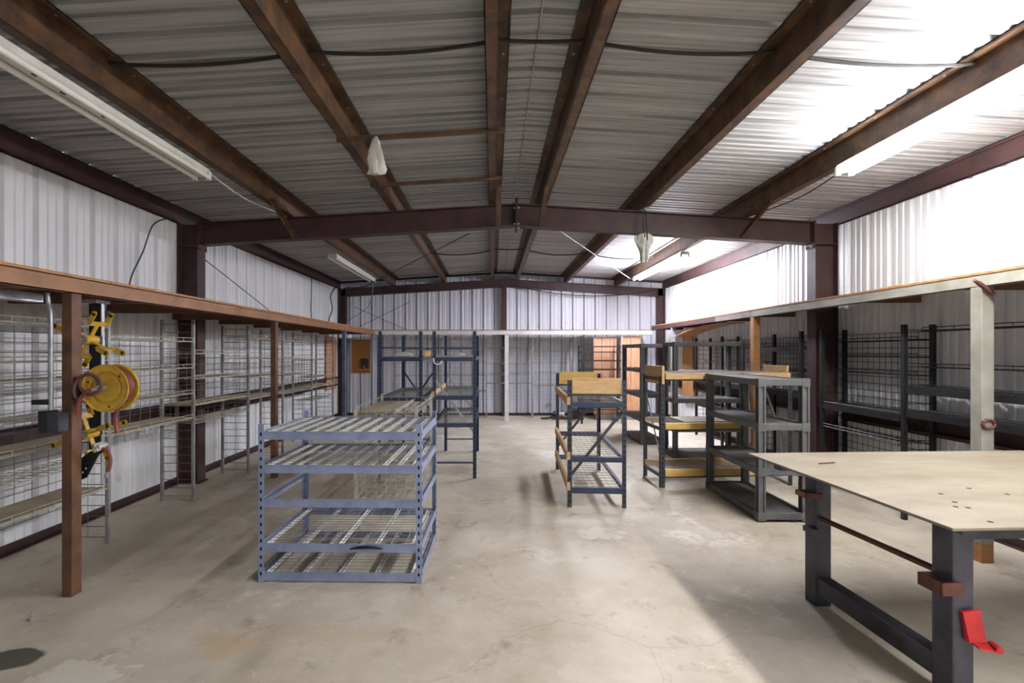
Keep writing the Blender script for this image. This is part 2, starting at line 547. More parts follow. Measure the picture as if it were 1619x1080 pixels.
for (a, b) in ((CL0, CL1), (CR0, CR1)):
    m = MB()
    icolumn(m, a, b, 0, .15, zt_l((a + b) / 2) - .005)
    m.box(a + .012, b - .012, -.07, .07, zt_l(a) - .275, zt_l(a) - .263)
    m.box(a - .02, b + .02, -.09, .09, 0, .016)
    c = m.build('column', 'maroon', fr)
    b2 = MB()
    ex = b if a < 0 else a
    s = 1 if a < 0 else -1
    b2.box(min(ex, ex + s * .014), max(ex, ex + s * .014), -.08, .08, zt_l(a) - .31, zt_l(a) + .01)
    for zz in (-.29, -.22, -.06):
        for yy in (-.05, .05):
            b2.disc((ex + s * .016, yy, zt_l(a) + zz), (1, 0, 0), .012, .02, 6)
    b2.build('bolted_plate', 'maroon', c)
m = MB(); ibeam_slope(m, CL1, 0, 0, .26, .13, zt_l); m.build('rafter', 'maroon', fr)
m = MB(); ibeam_slope(m, 0, CR0, 0, .26, .13, zt_l); m.build('rafter', 'maroon', fr)
m = MB().box(-.014, .014, -.085, .085, zt_l(0) - .31, zt_l(0) + .06)
sp = m.build('splice_plate', 'maroon', fr)
b2 = MB()
for zz in (-.29, -.24, -.05, .03):
    for yy in (-.055, .055):
        b2.disc((0, yy, zt_l(0) + zz), (1, 0, 0), .013, .07, 6)
b2.build('bolts', 'galv', sp)
def brace(xp, up=.24):
    xl = xp - XRG
    m = MB()
    zb = zt_l(xl)
    m.bar((xl, -.08, zb - .25), (xl, -.68, zb + .0), .05, .006, (1, 0, 0))
    m.bar((xl + .022, -.08, zb - .25), (xl + .022, -.68, zb + .0), .006, .05, (1, 0, 0))
    m.disc((xl, -.09, zb - .235), (0, 1, 0), .014, .03, 6)
    m.build('flange_brace', 'purlin', fr)
for xx in (-2.33, 0.045, 0.545, 2.90):
    brace(xx)

Y2 = YB - .12
fb = thing('steel_portal', 'slim maroon end frame with centre post on the end wall', 'portal frame', (XRG, Y2, 0))
for (a, b) in ((XL + .02 - XRG, XL + .20 - XRG), (XR - .2 - XRG, XR - .02 - XRG)):
    m = MB(); icolumn(m, a, b, 0, .13, zt_l(a) - .01)
    m.build('column', 'maroon', fb)
for (a, b) in ((XL + .05 - XRG, -.005), (.005, XR - .05 - XRG)):
    m = MB(); ibeam_slope(m, a, b, 0, .19, .11, lambda x: zt_l(x) + .0); m.build('rafter', 'maroon', fb)
m = MB()
m.box(-.055, .055, -.055, -.045, 0, zt_l(0) - .18)
m.box(-.055, .055, .045, .055, 0, zt_l(0) - .18)
m.box(-.004, .004, -.05, .05, 0, zt_l(0) - .18)
m.build('centre_post', 'maroon', fb)
m = MB()
for a, b in ((XL - XRG, 0), (0, XR - XRG)):
    ibeam_slope(m, a, b, .085, .05, .04, lambda x: zt_l(x) + .2)
m.build('rake_angle', 'maroon', fb)

# girts on the side walls
for s, xx, lb in ((1, XL, 'rust red wall girt behind the pale wire shelves'), (-1, XR, 'dark brown wall girt behind the black shelves')):
    for (ya, yb) in ((YF, Y1 - .1), (Y1 + .1, YB - .25)):
        m = MB()
        z0 = .86
        for (a, b, c, d) in ((0, .006, 0, .2), (0, .075, .194, .2), (0, .075, 0, .006), (.069, .075, 0, .03), (.069, .075, .17, .2)):
            m.box(min(xx + s * a, xx + s * b), max(xx + s * a, xx + s * b), ya, yb, z0 - .1 + c, z0 - .1 + d)
        part = ', front side of main column' if ya < 0 else ', past the main column'
        single(m, 'wall_girt', 'maroon', lb + part, 'beam')

# ------------------------------------------------------------------ storage lofts
def loft_deck(o, x0, x1, y0, y1, z, along='y', th=.018, mname='plywood'):
    L = y1 - y0 if along == 'y' else x1 - x0
    n = max(1, round(L / 2.44))
    for k in range(n):
        a, b = k * L / n + .003, (k + 1) * L / n - .003
        if along == 'y' and y0 + a < Y1 < y0 + b:      # sheet notched around the main column
            left = x0 < 0
            xi = XL + .29 if left else XR - .39
            m = MB().box(xi, x1, y0 + a, y0 + b, z, z + th) if left else MB().box(x0, xi, y0 + a, y0 + b, z, z + th)
            e0, e1 = (x0, xi) if left else (xi, x1)
            if Y1 - .1 > y0 + a: m.box(e0, e1, y0 + a, Y1 - .1, z, z + th)
            if Y1 + .1 < y0 + b: m.box(e0, e1, Y1 + .1, y0 + b, z, z + th)
            m.build('plywood_sheet', mname, o)
        elif along == 'y':
            MB().box(x0, x1, y0 + a, y0 + b, z, z + th).build('plywood_sheet', mname, o)
        else:
            MB().box(x0 + a, x0 + b, y0, y1, z, z + th).build('plywood_sheet', mname, o)

LX, LZ = -2.65, 2.02
YL = 10.5
lo = thing('storage_loft', 'brown steel edged plywood storage loft above the pale wire shelves', 'loft', (0, 0, 0))
m = MB()
m.box(LX - .006, LX, YF + .01, YL, LZ - .1, LZ)
m.box(LX - .045, LX, YF + .01, YL, LZ - .1, LZ - .094)
m.box(LX - .045, LX, YF + .01, YL, LZ - .006, LZ)
m.build('edge_channel', 'fascia', lo)
loft_deck(lo, XL + .01, LX + .004, YF + .01, YL, LZ, 'y')
for k in range(13):
    yy = YF + .6 + k * 0.92
    if abs(yy - Y1) > .12 and yy < YL:
        MB().box(XL + .01, LX - .05, yy - .02, yy + .02, LZ - .1, LZ - .002).build('joist', 'post_rust', lo)
PY = [2.95, 5.72, 8.42]
for yy, mm in zip(PY, ('post_rust', 'post_rust', 'blue_post')):
    m = MB().box(LX - .068, LX - .002, yy, yy + .072, 0, LZ - .1)
    m.build('post', mm, lo, bevel=.004)
MB().box(-2.98, -2.88, 2.66, 3.0, 1.865, 1.918).build('hanging_bar', 'galv', lo)

RX, RZ = 3.58, 2.115
ro = thing('storage_loft', 'pale painted steel edged storage loft above the black shelves', 'loft', (0, 0, 0))
for (a, b, mm) in ((YF + .01, 6.45, 'loft_white'), (6.45, 7.53, 'loft_grey'), (7.53, 10.55, 'fascia')):
    m = MB()
    m.box(RX, RX + .006, a, b, RZ - .09, RZ)
    m.box(RX, RX + .045, a, b, RZ - .09, RZ - .084)
    m.box(RX, RX + .045, a, b, RZ - .006, RZ)
    m.build('edge_channel', mm if mm != 'fascia' else 'maroon', ro)
loft_deck(ro, RX - .004, XR - .01, YF + .01, 10.55, RZ, 'y')
for k in range(13):
    yy = YF + .5 + k * 0.94
    if abs(yy - Y1) > .12:
        MB().box(RX + .05, XR - .01, yy - .02, yy + .02, RZ - .09, RZ - .002).build('joist', 'post_rust', ro)
# near post: pale tapered post with a rusty foot
m = MB()
a0, a1, yy = RX - .005, RX + .085, 3.42
m.box(a0, a1, yy, yy + .085, .14, RZ - .09)
pst = m.build('post', 'loft_white', ro, bevel=.004)
MB().box(a0 + .002, a1 - .002, yy + .002, yy + .083, 0, .14).build('post_foot', 'plywood', pst)
m = MB().tube([(a0 + .06, yy - .02, 1.97), (a0 - .06, yy - .03, 2.05)], .016, 8)
m.tube([(a0 - .06, yy - .03, 2.05), (a0 - .09, yy - .03, 2.065)], .012, 8)
m.build('pipe_stub', 'rusty', pst, smooth=True)
m = MB()
for k in range(14):
    a, b = 2 * PI * k / 14, 2 * PI * (k + 1) / 14
    m.tube([(a0 + .04 + .045 * math.cos(a), yy - .008, 1.02 + .032 * math.sin(a)), (a0 + .04 + .045 * math.cos(b), yy - .008, 1.02 + .032 * math.sin(b))], .011, 6)
m.build('weld_ring', 'rusty', pst, smooth=True)
MB().box(RX, RX + .09, 6.42, 6.51, 0, RZ - .09).build('post', 'plywood', ro, bevel=.004)
MB().box(RX, RX + .07, 9.35, 9.42, 0, RZ - .09).build('post', 'galv', ro, bevel=.004)
# sagging ply strip under the loft
m = MB()
n = 12
for k in range(n):
    t0, t1 = k / n, (k + 1) / n
    f = lambda t: RZ - .10 - .16 * (t ** 2.2)
    yk = lambda t: 7.4 + 1.9 * t
    m.hexa([(3.62, yk(t0), f(t0) - .012), (3.98, yk(t0), f(t0) - .012), (3.98, yk(t1), f(t1) - .012), (3.62, yk(t1), f(t1) - .012),
            (3.62, yk(t0), f(t0)), (3.98, yk(t0), f(t0)), (3.98, yk(t1), f(t1)), (3.62, yk(t1), f(t1))])
single(m, 'plywood_strip', 'plywood', 'bent orange plywood strip sagging below the pale edged loft', 'board')
single(MB().box(RX + .02, RX + .14, 4.12, 4.36, RZ + .0185, RZ + .03), 'wood_offcut', 'pine',
       'thin pine offcut lying on the edge of the pale loft', 'wood')

bo = thing('storage_loft', 'narrow white edged storage loft across the end wall', 'loft', (0, 0, 0))
m = MB()
BZ = 2.02
x0, x1 = LX + .002, 3.57
m.box(x0, x1, YL, YL + .006, BZ - .095, BZ)
m.box(x0, x1, YL, YL + .05, BZ - .095, BZ - .089)
m.build('edge_channel', 'white_paint', bo)
MB().box(x0, x1, YL + .0005, YL + .05, BZ, BZ + .02).build('top_strip', 'fascia', bo)
loft_deck(bo, x0, x1, YL + .052, YB - .2, BZ - .02, 'x')
for xx in (0.27, -0.16):
    if xx > 0:
        MB().box(xx, xx + .09, YL + .01, YL + .07, 0, BZ - .095).build('post', 'white_paint', bo)
MB().box(-2.6, -2.54, YL + .01, YL + .07, 0, BZ - .095).build('post', 'blue_post', bo)

# ------------------------------------------------------------------ fluorescent strip lights
def strip_light(x, y0, y1, lit, label, zoff=.0):
    zt = zr(x) - .2 - .02 + zoff
    o = thing('fluorescent_light', label, 'strip light', (x, (y0 + y1) / 2, zt), group='fluorescent strip lights under the roof')
    h = (y1 - y0) / 2
    m = MB()
    # trapezoid housing
    poly = [(-.06, 0), (.06, 0), (.06, -.02), (.028, -.06), (-.028, -.06), (-.06, -.02)]
    m.ring_prism(poly, -h, h)
    hs = m.build('housing', 'lamp_white', o)
    m2 = MB()
    for yy in (-h * .6, h * .6):
        m2.box(-.012, .012, yy - .01, yy + .01, 0, .03)
    m2.build('mount_bracket', 'galv', hs)
    for s in (-1, 1):
        m = MB().tube([(s * .058, -h + .025, -.066), (s * .058, h - .025, -.066)], .019, 10)
        m.build('tube', lit or 'tube_off', o, smooth=True)
        for yy in (-h + .012, h - .012):
            MB().box(s * .058 - .016, s * .058 + .016, yy - .012, yy + .012, -.09, -.018).build('lamp_socket', 'lamp_white', o)
    m = MB()
    for yy in (-.22, .22):
        m.box(.004, .014, yy - .012, yy + .012, -.064, -.0595)
    m.box(-.004, .004, -.06, -.03, -.064, -.0595)
    m.build('screw_hole', 'slot_black', hs)
    return o
strip_light(-2.43, 1.46, 3.92, None, 'unlit twin tube strip light above the hose reel', -.045)
strip_light(2.96, 1.5, 3.95, 'tube_on', 'glowing twin tube strip light above the work table')
strip_light(2.96, -1.35, 1.1, 'tube_on', 'added glowing strip light out of view, brightening the near side of the hall')  # lamp added behind the camera to lift the near left side
strip_light(-2.52, 7.35, 9.8, None, 'unlit twin tube strip light near the end wall corner', -.02)
strip_light(3.0, 7.3, 9.75, 'tube_cool', 'glowing twin tube strip light above the grey plastic shelves')

# ------------------------------------------------------------------ boltless racks
def slots(o, x0, x1, y, z0, z1, step=.06, w=.012, h=.026):
    m = MB()
    z = z0
    while z < z1:
        m.box(x0, x1, y - .0006, y + .0006, z, z + h)
        z += step
    return m.build('slot_row', 'slot_black', o)

def angle_post(o, x, y, sx, sy, H, mm, name='post', wd=.04, slot=True, mslot=None):
    t = .003
    m = MB()
    m.box(min(x, x + sx * wd), max(x, x + sx * wd), min(y, y + sy * t), max(y, y + sy * t), 0, H)
    m.box(min(x, x + sx * t), max(x, x + sx * t), min(y, y + sy * wd), max(y, y + sy * wd), 0, H)
    p = m.build(name, mm, o)
    if slot:
        m = MB()
        z = .05
        cx, cy = x + sx * wd * .5, y + sy * wd * .5
        while z < H - .04:
            m.box(cx - .006, cx + .006, y - .001 if sy > 0 else y - .0, y if sy > 0 else y + .001, z, z + .022)
            m.box(x - .001 if sx > 0 else x, x if sx > 0 else x + .001, cy - .006, cy + .006, z, z + .022)
            z += .055
        m.build('slot_row', 'slot_black', p)
    return p

def wire_deck(o, x0, x1, y0, y1, z, sx, sy, mm, r=.0028, name='wire_deck'):
    m = MB()
    nx = max(1, round((x1 - x0) / sx))
    ny = max(1, round((y1 - y0) / sy))
    for i in range(nx + 1):
        xx = x0 + (x1 - x0) * i / nx
        m.wire((xx, y0, z), (xx, y1, z), r)
    for i in range(ny + 1):
        yy = y0 + (y1 - y0) * i / ny
        m.wire((x0, yy, z + r * 1.6), (x1, yy, z + r * 1.6), r)
    return m.build(name, mm, o)

# A: low slate blue rack in front
o = thing('steel_shelf', 'low slate blue rivet shelf with wire decks standing in the open floor', 'shelf', (-1.574, 3.14, 0), R(-1.0))
W_, D_, H_ = 1.10, .735, 1.063
for (xx, yy, sx, sy) in ((0, 0, 1, 1), (W_, 0, -1, 1), (0, D_, 1, -1), (W_, D_, -1, -1)):
    angle_post(o, xx, yy, sx, sy, H_, 'slate_blue', wd=.038)
LV = [1.015, .79, .56, .262, .068]
for i, z in enumerate(LV):
    def beam(b, nm='beam'):
        return b.build(nm, 'slate_blue', o)
    m = MB().box(.004, W_ - .004, .004, .008, z - .056, z); m.box(.004, W_ - .004, .004, .03, z - .014, z - .011); beam(m)
    if i != 2:
        m = MB().box(.004, W_ - .004, D_ - .008, D_ - .004, z - .056, z); m.box(.004, W_ - .004, D_ - .03, D_ - .004, z - .014, z - .011); beam(m)
    for xx in (.004, W_ - .008):
        m = MB().box(xx, xx + .004, .006, D_ - .006, z - .056, z); m.box(min(xx, xx + (.025 if xx < .5 else -.025)), max(xx + .004, xx + (.025 if xx < .5 else -.025)), .01, D_ - .01, z - .014, z - .011); beam(m)
    if i != 2:
        wire_deck(o, .02, W_ - .02, .014, D_ - .014, z - .006, .1, .05, 'wire_grey', .002)
        ch = MB().box(-.013, .013, .012, D_ - .012, -.004, 0)
        ch.box(-.013, -.011, .012, D_ - .012, -.004, .011).box(.011, .013, .012, D_ - .012, -.004, .011)
        me = ch.mesh('support_channel', 'lamp_white')
        nch = 11 if i < 2 else 5
        for k in range(nch):
            put('support_channel', me, o, (.06 + (W_ - .12) * k / (nch - 1), 0, z - .014))
m = MB()
pts = [(0.62 + .22 * t, -.001 - .003, .262 - .03 + .012 * math.sin(3 * t)) for t in (0, .25, .5, .75, 1)]
m.tube(pts, [.004, .010, .010, .007, .003], 6)
m.build('black_smear', 'black', o)

# generic rivet rack (two end frames, long beams, wire decks)
def rivet_rack(label, loc, rz, W, L, H, decks, rails, mm='navy', brace_m='rack_dark', brace=None, boards=(), side_boards=(), end_boards=(), group=None, dmm='wire_grey', beam_m='navy', wood_long=False):
    o = thing('steel_shelf', label, 'shelf', loc, rz, group)
    for (xx, yy, sx, sy) in ((0, 0, 1, 1), (W, 0, -1, 1), (0, L, 1, -1), (W, L, -1, -1)):
        angle_post(o, xx, yy, sx, sy, H, mm, wd=.042)
    for z in rails:
        for yy in (.006, L - .024):
            MB().box(.003, W - .003, yy, yy + .018, z - .018, z).build('end_rail', mm, o)
    for z in decks:
        for yy in (.004, L - .028):
            MB().box(.003, W - .003, yy, yy + .024, z - .05, z).build('end_beam', beam_m, o)
        for s, xx in enumerate((.003, W - .028)):
            if s == 0 and z in side_boards:
                MB().box(-.012, .022, -.03, L + .0, z - .02, z + .055).build('wood_beam', 'pine', o, bevel=.002)
            else:
                MB().box(xx, xx + .025, .02, L - .02, z - .045, z + .004).build('long_beam', beam_m, o)
        wire_deck(o, .03, W - .03, .03, L - .03, z + .001, .055, .11, dmm, .003)
    if brace:
        for yy in (.012, L - .012):
            z0, z1 = brace
            m = MB().bar((.02, yy + .012, z0), (W - .02, yy + .012, z1), .03, .004, (0, 1, 0))
            m.build('diagonal_brace', brace_m, o)
    return o

G = 'tall navy racks in front of the end wall'
cr1 = rivet_rack('tall navy rack with a pale diagonal strap across its end and wire decks', (-.735, 5.71, 0), R(.6), .535, 1.58, 1.80,
           (1.482, 1.01, .675), (1.605, .2), brace=(1.22, .55), brace_m='galv', group=G, side_boards=(1.01,))
cr2 = rivet_rack('tall navy rack with wire decks beside the cream wire cage shelf', (-1.395, 5.71, 0), R(.6), .535, 1.58, 1.80,
           (1.482, .99, .35), (1.605, .2), group=G)
m = MB().bar((.02, 1.56, .55), (.5, 1.56, 1.25), .026, .004, (0, 1, 0)).bar((.02, 1.575, 1.25), (.5, 1.575, .55), .026, .004, (0, 1, 0))
m.build('diagonal_brace', 'rack_dark', cr2)
# pale load bars over the top decks
MB().box(.045, .49, .0, .03, 1.484, 1.50).build('deck_lip', 'wire_grey', cr1)

# D: waist high rack with pine boards (end towards the camera)
d = rivet_rack('dark waist high rack with pine boards fixed across both ends, crossed strap on its front', (.747, 4.66, 0), R(-3.2), .575, 1.5, 1.265,
           (1.045, .5, .195), (1.125, .155), mm='rack_dark', brace=(.30, .97), side_boards=(1.045, .5, .195), group='waist high racks with pine boards')
for yy in (.012, 1.46):
    MB().box(.045, .53, yy, yy + .03, 1.13, 1.285).build('end_board', 'pine_yellow' if yy > 1 else 'pine', d, bevel=.002)

# E: the same rack lying crosswise with pine beams
e = thing('steel_shelf', 'dark waist high rack with long pine beams along its front, beside the grey plastic shelves', 'shelf', (1.91, 5.32, 0), R(3.5), 'waist high racks with pine boards')
Le, We, He = 1.56, .52, 1.27
for (xx, yy, sx, sy) in ((0, 0, 1, 1), (Le, 0, -1, 1), (0, We, 1, -1), (Le, We, -1, -1)):
    angle_post(e, xx, yy, sx, sy, He, 'rack_dark', wd=.05)
for z, zz in ((1.235, .07), (.665, .07), (.13, .08)):
    MB().box(.052, Le - .03, -.012, .026, z, z + zz).build('wood_beam', 'pine_yellow' if z < 1 else 'pine', e, bevel=.002)
    MB().box(.01, Le - .01, We - .03, We - .004, z, z + zz).build('wood_beam', 'pine', e, bevel=.002)
    MB().box(.05, Le - .05, .006, .03, z - .018, z - .001).build('long_beam', 'rack_dark', e)
    for xx in (.004, Le - .03):
        MB().box(xx, xx + .026, .03, We - .03, z - .02, z + .02).build('end_rail', 'rack_dark', e)
    wire_deck(e, .03, Le - .03, .03, We - .03, z + .062, .1, .055, 'wire_grey', .003)
    MB().box(.3, .9, .05, We - .05, z + .071, z + .079).build('deck_board', 'board', e) if z > .6 and z < 1 else None
for xx in (.006, Le - .036):
    MB().box(xx, xx + .03, -.02 if xx < 1 else .05, We - .04, 1.18 if xx < 1 else 1.21, 1.385).build('end_board', 'pine', e, bevel=.002)
m = MB().bar((.012, .06, .38), (.012, We - .06, 1.05), .03, .004, (1, 0, 0))
m.build('diagonal_brace', 'wire_grey', e)
m = MB().bar((Le - .012, .06, .38), (Le - .012, We - .06, 1.05), .03, .004, (1, 0, 0))
m.build('diagonal_brace', 'wire_grey', e)

# ------------------------------------------------------------------ grey plastic shelves
def plastic_shelf(label, loc, rz, W, L, zs, group):
    """zs: heights of shelf tops; W along x, L along y"""
    o = thing('plastic_shelf', label, 'shelf', loc, rz, group)
    th = .06
    pw, pd = .072, .066
    for i, z in enumerate(zs):
        m = MB()
        m.box(.03, W - .03, .03, L - .03, z - .02, z - .008)
        m.box(0, W, 0, .03, z - th, z).box(0, W, L - .03, L, z - th, z)
        m.box(0, .03, .03, L - .03, z - th, z).box(W - .03, W, .03, L - .03, z - th, z)
        nr = 8
        for k in range(1, nr):
            yy = L * k / nr
            m.box(.03, W - .03, yy - .006, yy + .006, z - .045, z - .02)
        sh = m.build('shelf_tray', 'plastic', o, bevel=.004)
        for xx in (-.004, W - pw + .004):
            for yy in (-.004, L - pd + .004):
                MB().box(xx, xx + pw, yy, yy + pd, max(0, z - th - .012), z + .006).build('corner_socket', 'plastic', sh, bevel=.003)
    for a, b in zip(zs[:-1], zs[1:]):
        for xx in (0, W - pw + .006):
            for yy in (0, L - pd + .006):
                m = MB()
                x0, x1, y0, y1 = xx, xx + pw - .006, yy, yy + pd - .006
                z0, z1 = a - .004, b - th
                m.box(x0 + .012, x1 - .012, y0 + .012, y1 - .012, z0, z1)
                for (qx, qy) in ((x0, y0), (x1 - .016, y0), (x0, y1 - .016), (x1 - .016, y1 - .016)):
                    m.box(qx, qx + .016, qy, qy + .016, z0, z1)
                m.build('post_section', 'plastic', o)
    return o
GP = 'grey plastic storage shelves'
plastic_shelf('grey plastic shelf unit with four trays next to the work table', (2.41, 4.24, 0), R(-.5), .46, 1.07, (.085, .487, .895, 1.30), GP)
plastic_shelf('tall grey plastic shelf unit with its long side behind the pine beam rack', (3.66, 6.79, 0), R(90), .46, 1.03, (.06, .44, .86, 1.27, 1.69), GP)
plastic_shelf('tall grey plastic shelf unit standing near the orange plank panels', (2.46, 7.77, 0), R(.8), .46, 1.06, (.06, .44, .84, 1.26, 1.68), GP)

# ------------------------------------------------------------------ wall racks of wire
def ladder(o, x0, x1, y, z1, mm, wire_m, z0=0.0, rung=.085, pw=.026, mid=True, rlo=.05):
    for xx in (x0, x1 - pw):
        MB().box(xx, xx + pw, y - pw / 2, y + pw / 2, z0, z1).build('upright', mm, o)
    m = MB()
    z = rlo
    while z < z1 - .03:
        m.wire((x0 + pw, y, z), (x1 - pw, y, z), .0035)
        z += rung
    if mid:
        m.wire(((x0 + x1) / 2, y, rlo), ((x0 + x1) / 2, y, z1 - .05), .003)
    m.build('ladder_wires', wire_m, o)

def wire_shelf(o, x0, x1, y0, y1, z, wm, front=1, board=None, truss=.035, step=.075):
    m = MB()
    n = max(2, round((y1 - y0) / step))
    xf, xb = (x1, x0) if front > 0 else (x0, x1)
    for i in range(n + 1):
        yy = y0 + (y1 - y0) * i / n
        m.wire((x0, yy, z), (x1, yy, z), .0026)
        if i % 2 == 0:
            m.wire((xf, yy, z), (xf, yy, z + truss), .003)
    for t in (0, .33, .66, 1):
        xx = x0 + (x1 - x0) * t
        m.wire((xx, y0, z - .004), (xx, y1, z - .004), .0034)
    m.tube([(xf, y0, z + truss), (xf, y1, z + truss)], .004, 4, False)
    m.tube([(xf, y0, z), (xf, y1, z)], .004, 4, False)
    s = m.build('wire_shelf', wm, o)
    if board:
        MB().box(x0 + .005, x1 - .008, y0 + .01, y1 - .01, z + .004, z + .012).build('shelf_board', board, s)
    return s

def mesh_panel(o, x, y0, y1, z0, z1, dy, dz, wm, r=.0024):
    m = MB()
    n = max(1, round((y1 - y0) / dy))
    k = max(1, round((z1 - z0) / dz))
    for i in range(n + 1):
        yy = y0 + (y1 - y0) * i / n
        m.wire((x, yy, z0), (x, yy, z1), r)
    for i in range(k + 1):
        zz = z0 + (z1 - z0) * i / k
        m.wire((x + r * 2, y0, zz), (x + r * 2, y1, zz), r)
    return m.build('mesh_panel', wm, o)

GL = 'pale wire racks along the hose reel wall'
FX0, FX1 = -3.45, -3.10
LY = [1.7, 2.72, 3.80, 4.88, 5.97, 6.95, 8.07, 9.13]
BAYS = [
    ([(1.745, 0), (1.48, 0), (1.355, 0), (1.09, 0), (.875, 1), (.69, 0), (.45, 1)], 'pale wire wall rack reaching out towards the front opening'),
    ([(1.745, 0), (1.48, 0), (1.355, 0), (1.09, 0), (.875, 1), (.69, 0), (.45, 1)], 'pale wire wall rack with low dusty boards behind the rust brown hose reel post'),
    ([(1.655, 0), (1.385, 0), (1.12, 0), (.864, 1)], 'pale wire wall rack just past the hose reel, with one dusty board'),
    ([(1.53, 0), (1.266, 0), (.99, 1), (.80, 0)], 'pale wire wall rack in front of the maroon main column'),
    ([(1.73, 0), (1.46, 0), (1.22, 0), (.94, 1)], 'pale wire wall rack behind the second brown loft post'),
    ([(1.72, 0), (1.44, 0), (1.19, 0), (.92, 0)], 'pale wire wall rack past the second loft post, nearer the end wall'),
    ([(1.40, 0), (1.10, 0), (.93, 1), (.70, 0)], 'pale wire wall rack next to the plywood panel at the end wall corner'),
]
for i, (lv, lb) in enumerate(BAYS):
    ya, yb = LY[i], LY[i + 1]
    o = thing('wire_rack', lb, 'rack', (0, (ya + yb) / 2, 0), group=GL)
    oy = (ya + yb) / 2
    a, b = ya - oy, yb - oy
    if i == 0:
        ladder(o, FX0, FX1, a + .014, 1.88, 'wire_grey', 'wire_cream')
    ladder(o, FX0, FX1, b - .014, 1.88, 'wire_grey', 'wire_backlit')
    for z, bd in lv:
        wire_shelf(o, FX0 + .01, FX1 - .004, a + .004, b - .03, z, 'wire_cream', 1, 'board' if bd else None)
    top = max(l[0] for l in lv)
    mesh_panel(o, FX0 - .004, a + .004, b - .03, .80 if i != 1 else .3, top + .02, .13, .075, 'wire_backlit', .003)

GR = 'black wire racks along the work table wall'
RX0, RX1 = 3.78, 4.08
RB = [
    (3.22, 4.32, [(1.74, 0), (1.41, 0), (1.22, 1), (1.0, 1)], 0, 'black shelf rack behind the pale loft post'),
    (4.32, 5.42, [(1.66, 0), (1.50, 0), (1.33, 0), (.95, 1), (.70, 0)], 1, 'black mesh backed rack between pale loft post and main column'),
    (5.74, 6.75, [(1.60, 1), (1.30, 0), (1.02, 1), (.6, 1)], 1, 'black mesh backed rack just past the main column'),
    (6.75, 7.75, [(1.62, 0), (1.40, 0), (1.02, 1), (.6, 1)], 1, 'black mesh backed rack behind the wide plastic shelf unit'),
    (7.75, 8.75, [(1.66, 0), (1.36, 0), (1.02, 1), (.6, 1)], 1, 'black mesh backed rack nearest to the brown wall board'),
]
for i, (ya, yb, lv, mesh, lb) in enumerate(RB):
    oy = (ya + yb) / 2
    o = thing('wire_rack', lb, 'rack', (0, oy, 0), group=GR)
    a, b = ya - oy, yb - oy
    ladder(o, RX0, RX1, b - (.02 if i in (1, 4) else 0), 1.80, 'black', 'black', pw=.036, mid=mesh)
    if i in (0, 2):
        ladder(o, RX0, RX1, a + .02, 1.80, 'black', 'black', pw=.036, mid=False)
    for z, bd in lv:
        wire_shelf(o, RX0 + .01 if z < 1.1 else RX0 + .16, RX1 - .004, a + .02, b - .02, z, 'black', -1, 'black' if bd else None, truss=.03)
        if bd:
            MB().box(RX0 + .004, RX0 + .02, a + .03, b - .03, z - .05, z + .01).build('shelf_lip', 'black', o)
    if mesh:
        mesh_panel(o, RX1 + .006, a + .02, b - .02, .3 if i == 1 else .95, 1.74, .075, .075, 'black', .003)

# racks on the end wall (long side along x)
GB = 'pale wire racks on the end wall'
for i, (xa, xb, lb, lv) in enumerate([
    (-2.33, -1.24, 'pale wire rack on the end wall next to the chipboard panel', (1.30, .98, .6)),
    (-1.24, -.15, 'pale wire rack on the end wall behind the tall navy racks', (1.30, 1.0, .62)),
    (-.15, .94, 'pale wire rack on the end wall behind the white loft post', (1.62, 1.25, 1.02, .8)),
    (.94, 1.86, 'pale wire rack on the end wall beside the black ladder rack', (1.55, 1.28, 1.05, .75))]):
    o = thing('wire_rack', lb, 'rack', ((xa + xb) / 2, 11.08, 0), R(-90), GB)
    h = (xb - xa) / 2
    # local x -> world -y, local y -> world x
    ladder(o, -.13, .10, h - .003, 1.88, 'wire_grey', 'wire_grey', pw=.03, mid=False)
    if i == 0:
        ladder(o, -.13, .10, -h, 1.88, 'wire_grey', 'wire_grey', pw=.03, mid=False)
    for z in lv:
        wire_shelf(o, -.12, .09, -h + .016, h - .02, z, 'wire_grey', 1, None)
    mesh_panel(o, -.134, -h + .012, h - .018, .4, 1.75, .09, .1, 'wire_grey', .002)

# black ladder rack in front of the plank panels
o = thing('ladder_rack', 'black metal ladder rack in front of the orange plank panels', 'rack', (1.9, 10.05, 0))
for xx in (0, .86):
    for yy in (0, .36):
        MB().box(xx, xx + .035, yy, yy + .035, 0, 1.89).build('upright', 'black' if not (xx and not yy) else 'wire_grey', o)
for z in (1.66, 1.54, 1.35, 1.16, .9, .62, .3):
    for yy in (.008, .37):
        MB().box(.035, .86, yy, yy + .02, z - .012, z + .012).build('rail', 'black', o)
    for xx in (.008, .868):
        MB().box(xx, xx + .02, .035, .36, z - .012, z + .012).build('side_rail', 'black', o)

# orange plank panels on a concrete plinth
o = thing('plank_screen', 'screen of orange knotty planks standing on a concrete plinth at the end wall', 'screen', (2.35, 10.62, 0))
MB().box(0.0, .52, .02, .22, 0, .13).build('plinth', 'concrete_block', o, bevel=.008)
MB().box(.66, 1.05, .02, .22, 0, .13).build('plinth', 'concrete_block', o, bevel=.008)
for k in range(3):
    MB().box(-.06 + k * .19, .122 + k * .19, .0, .035, .14, 1.88).build('plank', 'plank', o, bevel=.003)
for k in range(2):
    MB().box(.54 + k * .235, .768 + k * .235, -.03, .01, .2, 1.90).build('plank', 'plank', o, bevel=.003)
MB().box(-.05, 1.06, -.045, -.031, .2, .42).build('plank', 'plank', o, bevel=.003)
single(MB().box(0, .025, 0, .5, 0, 1.28), 'wall_board', 'plywood', 'brown board leaning upright against the wall past the plastic shelves', 'board', (4.05, 9.5, .6), bevel=.002)
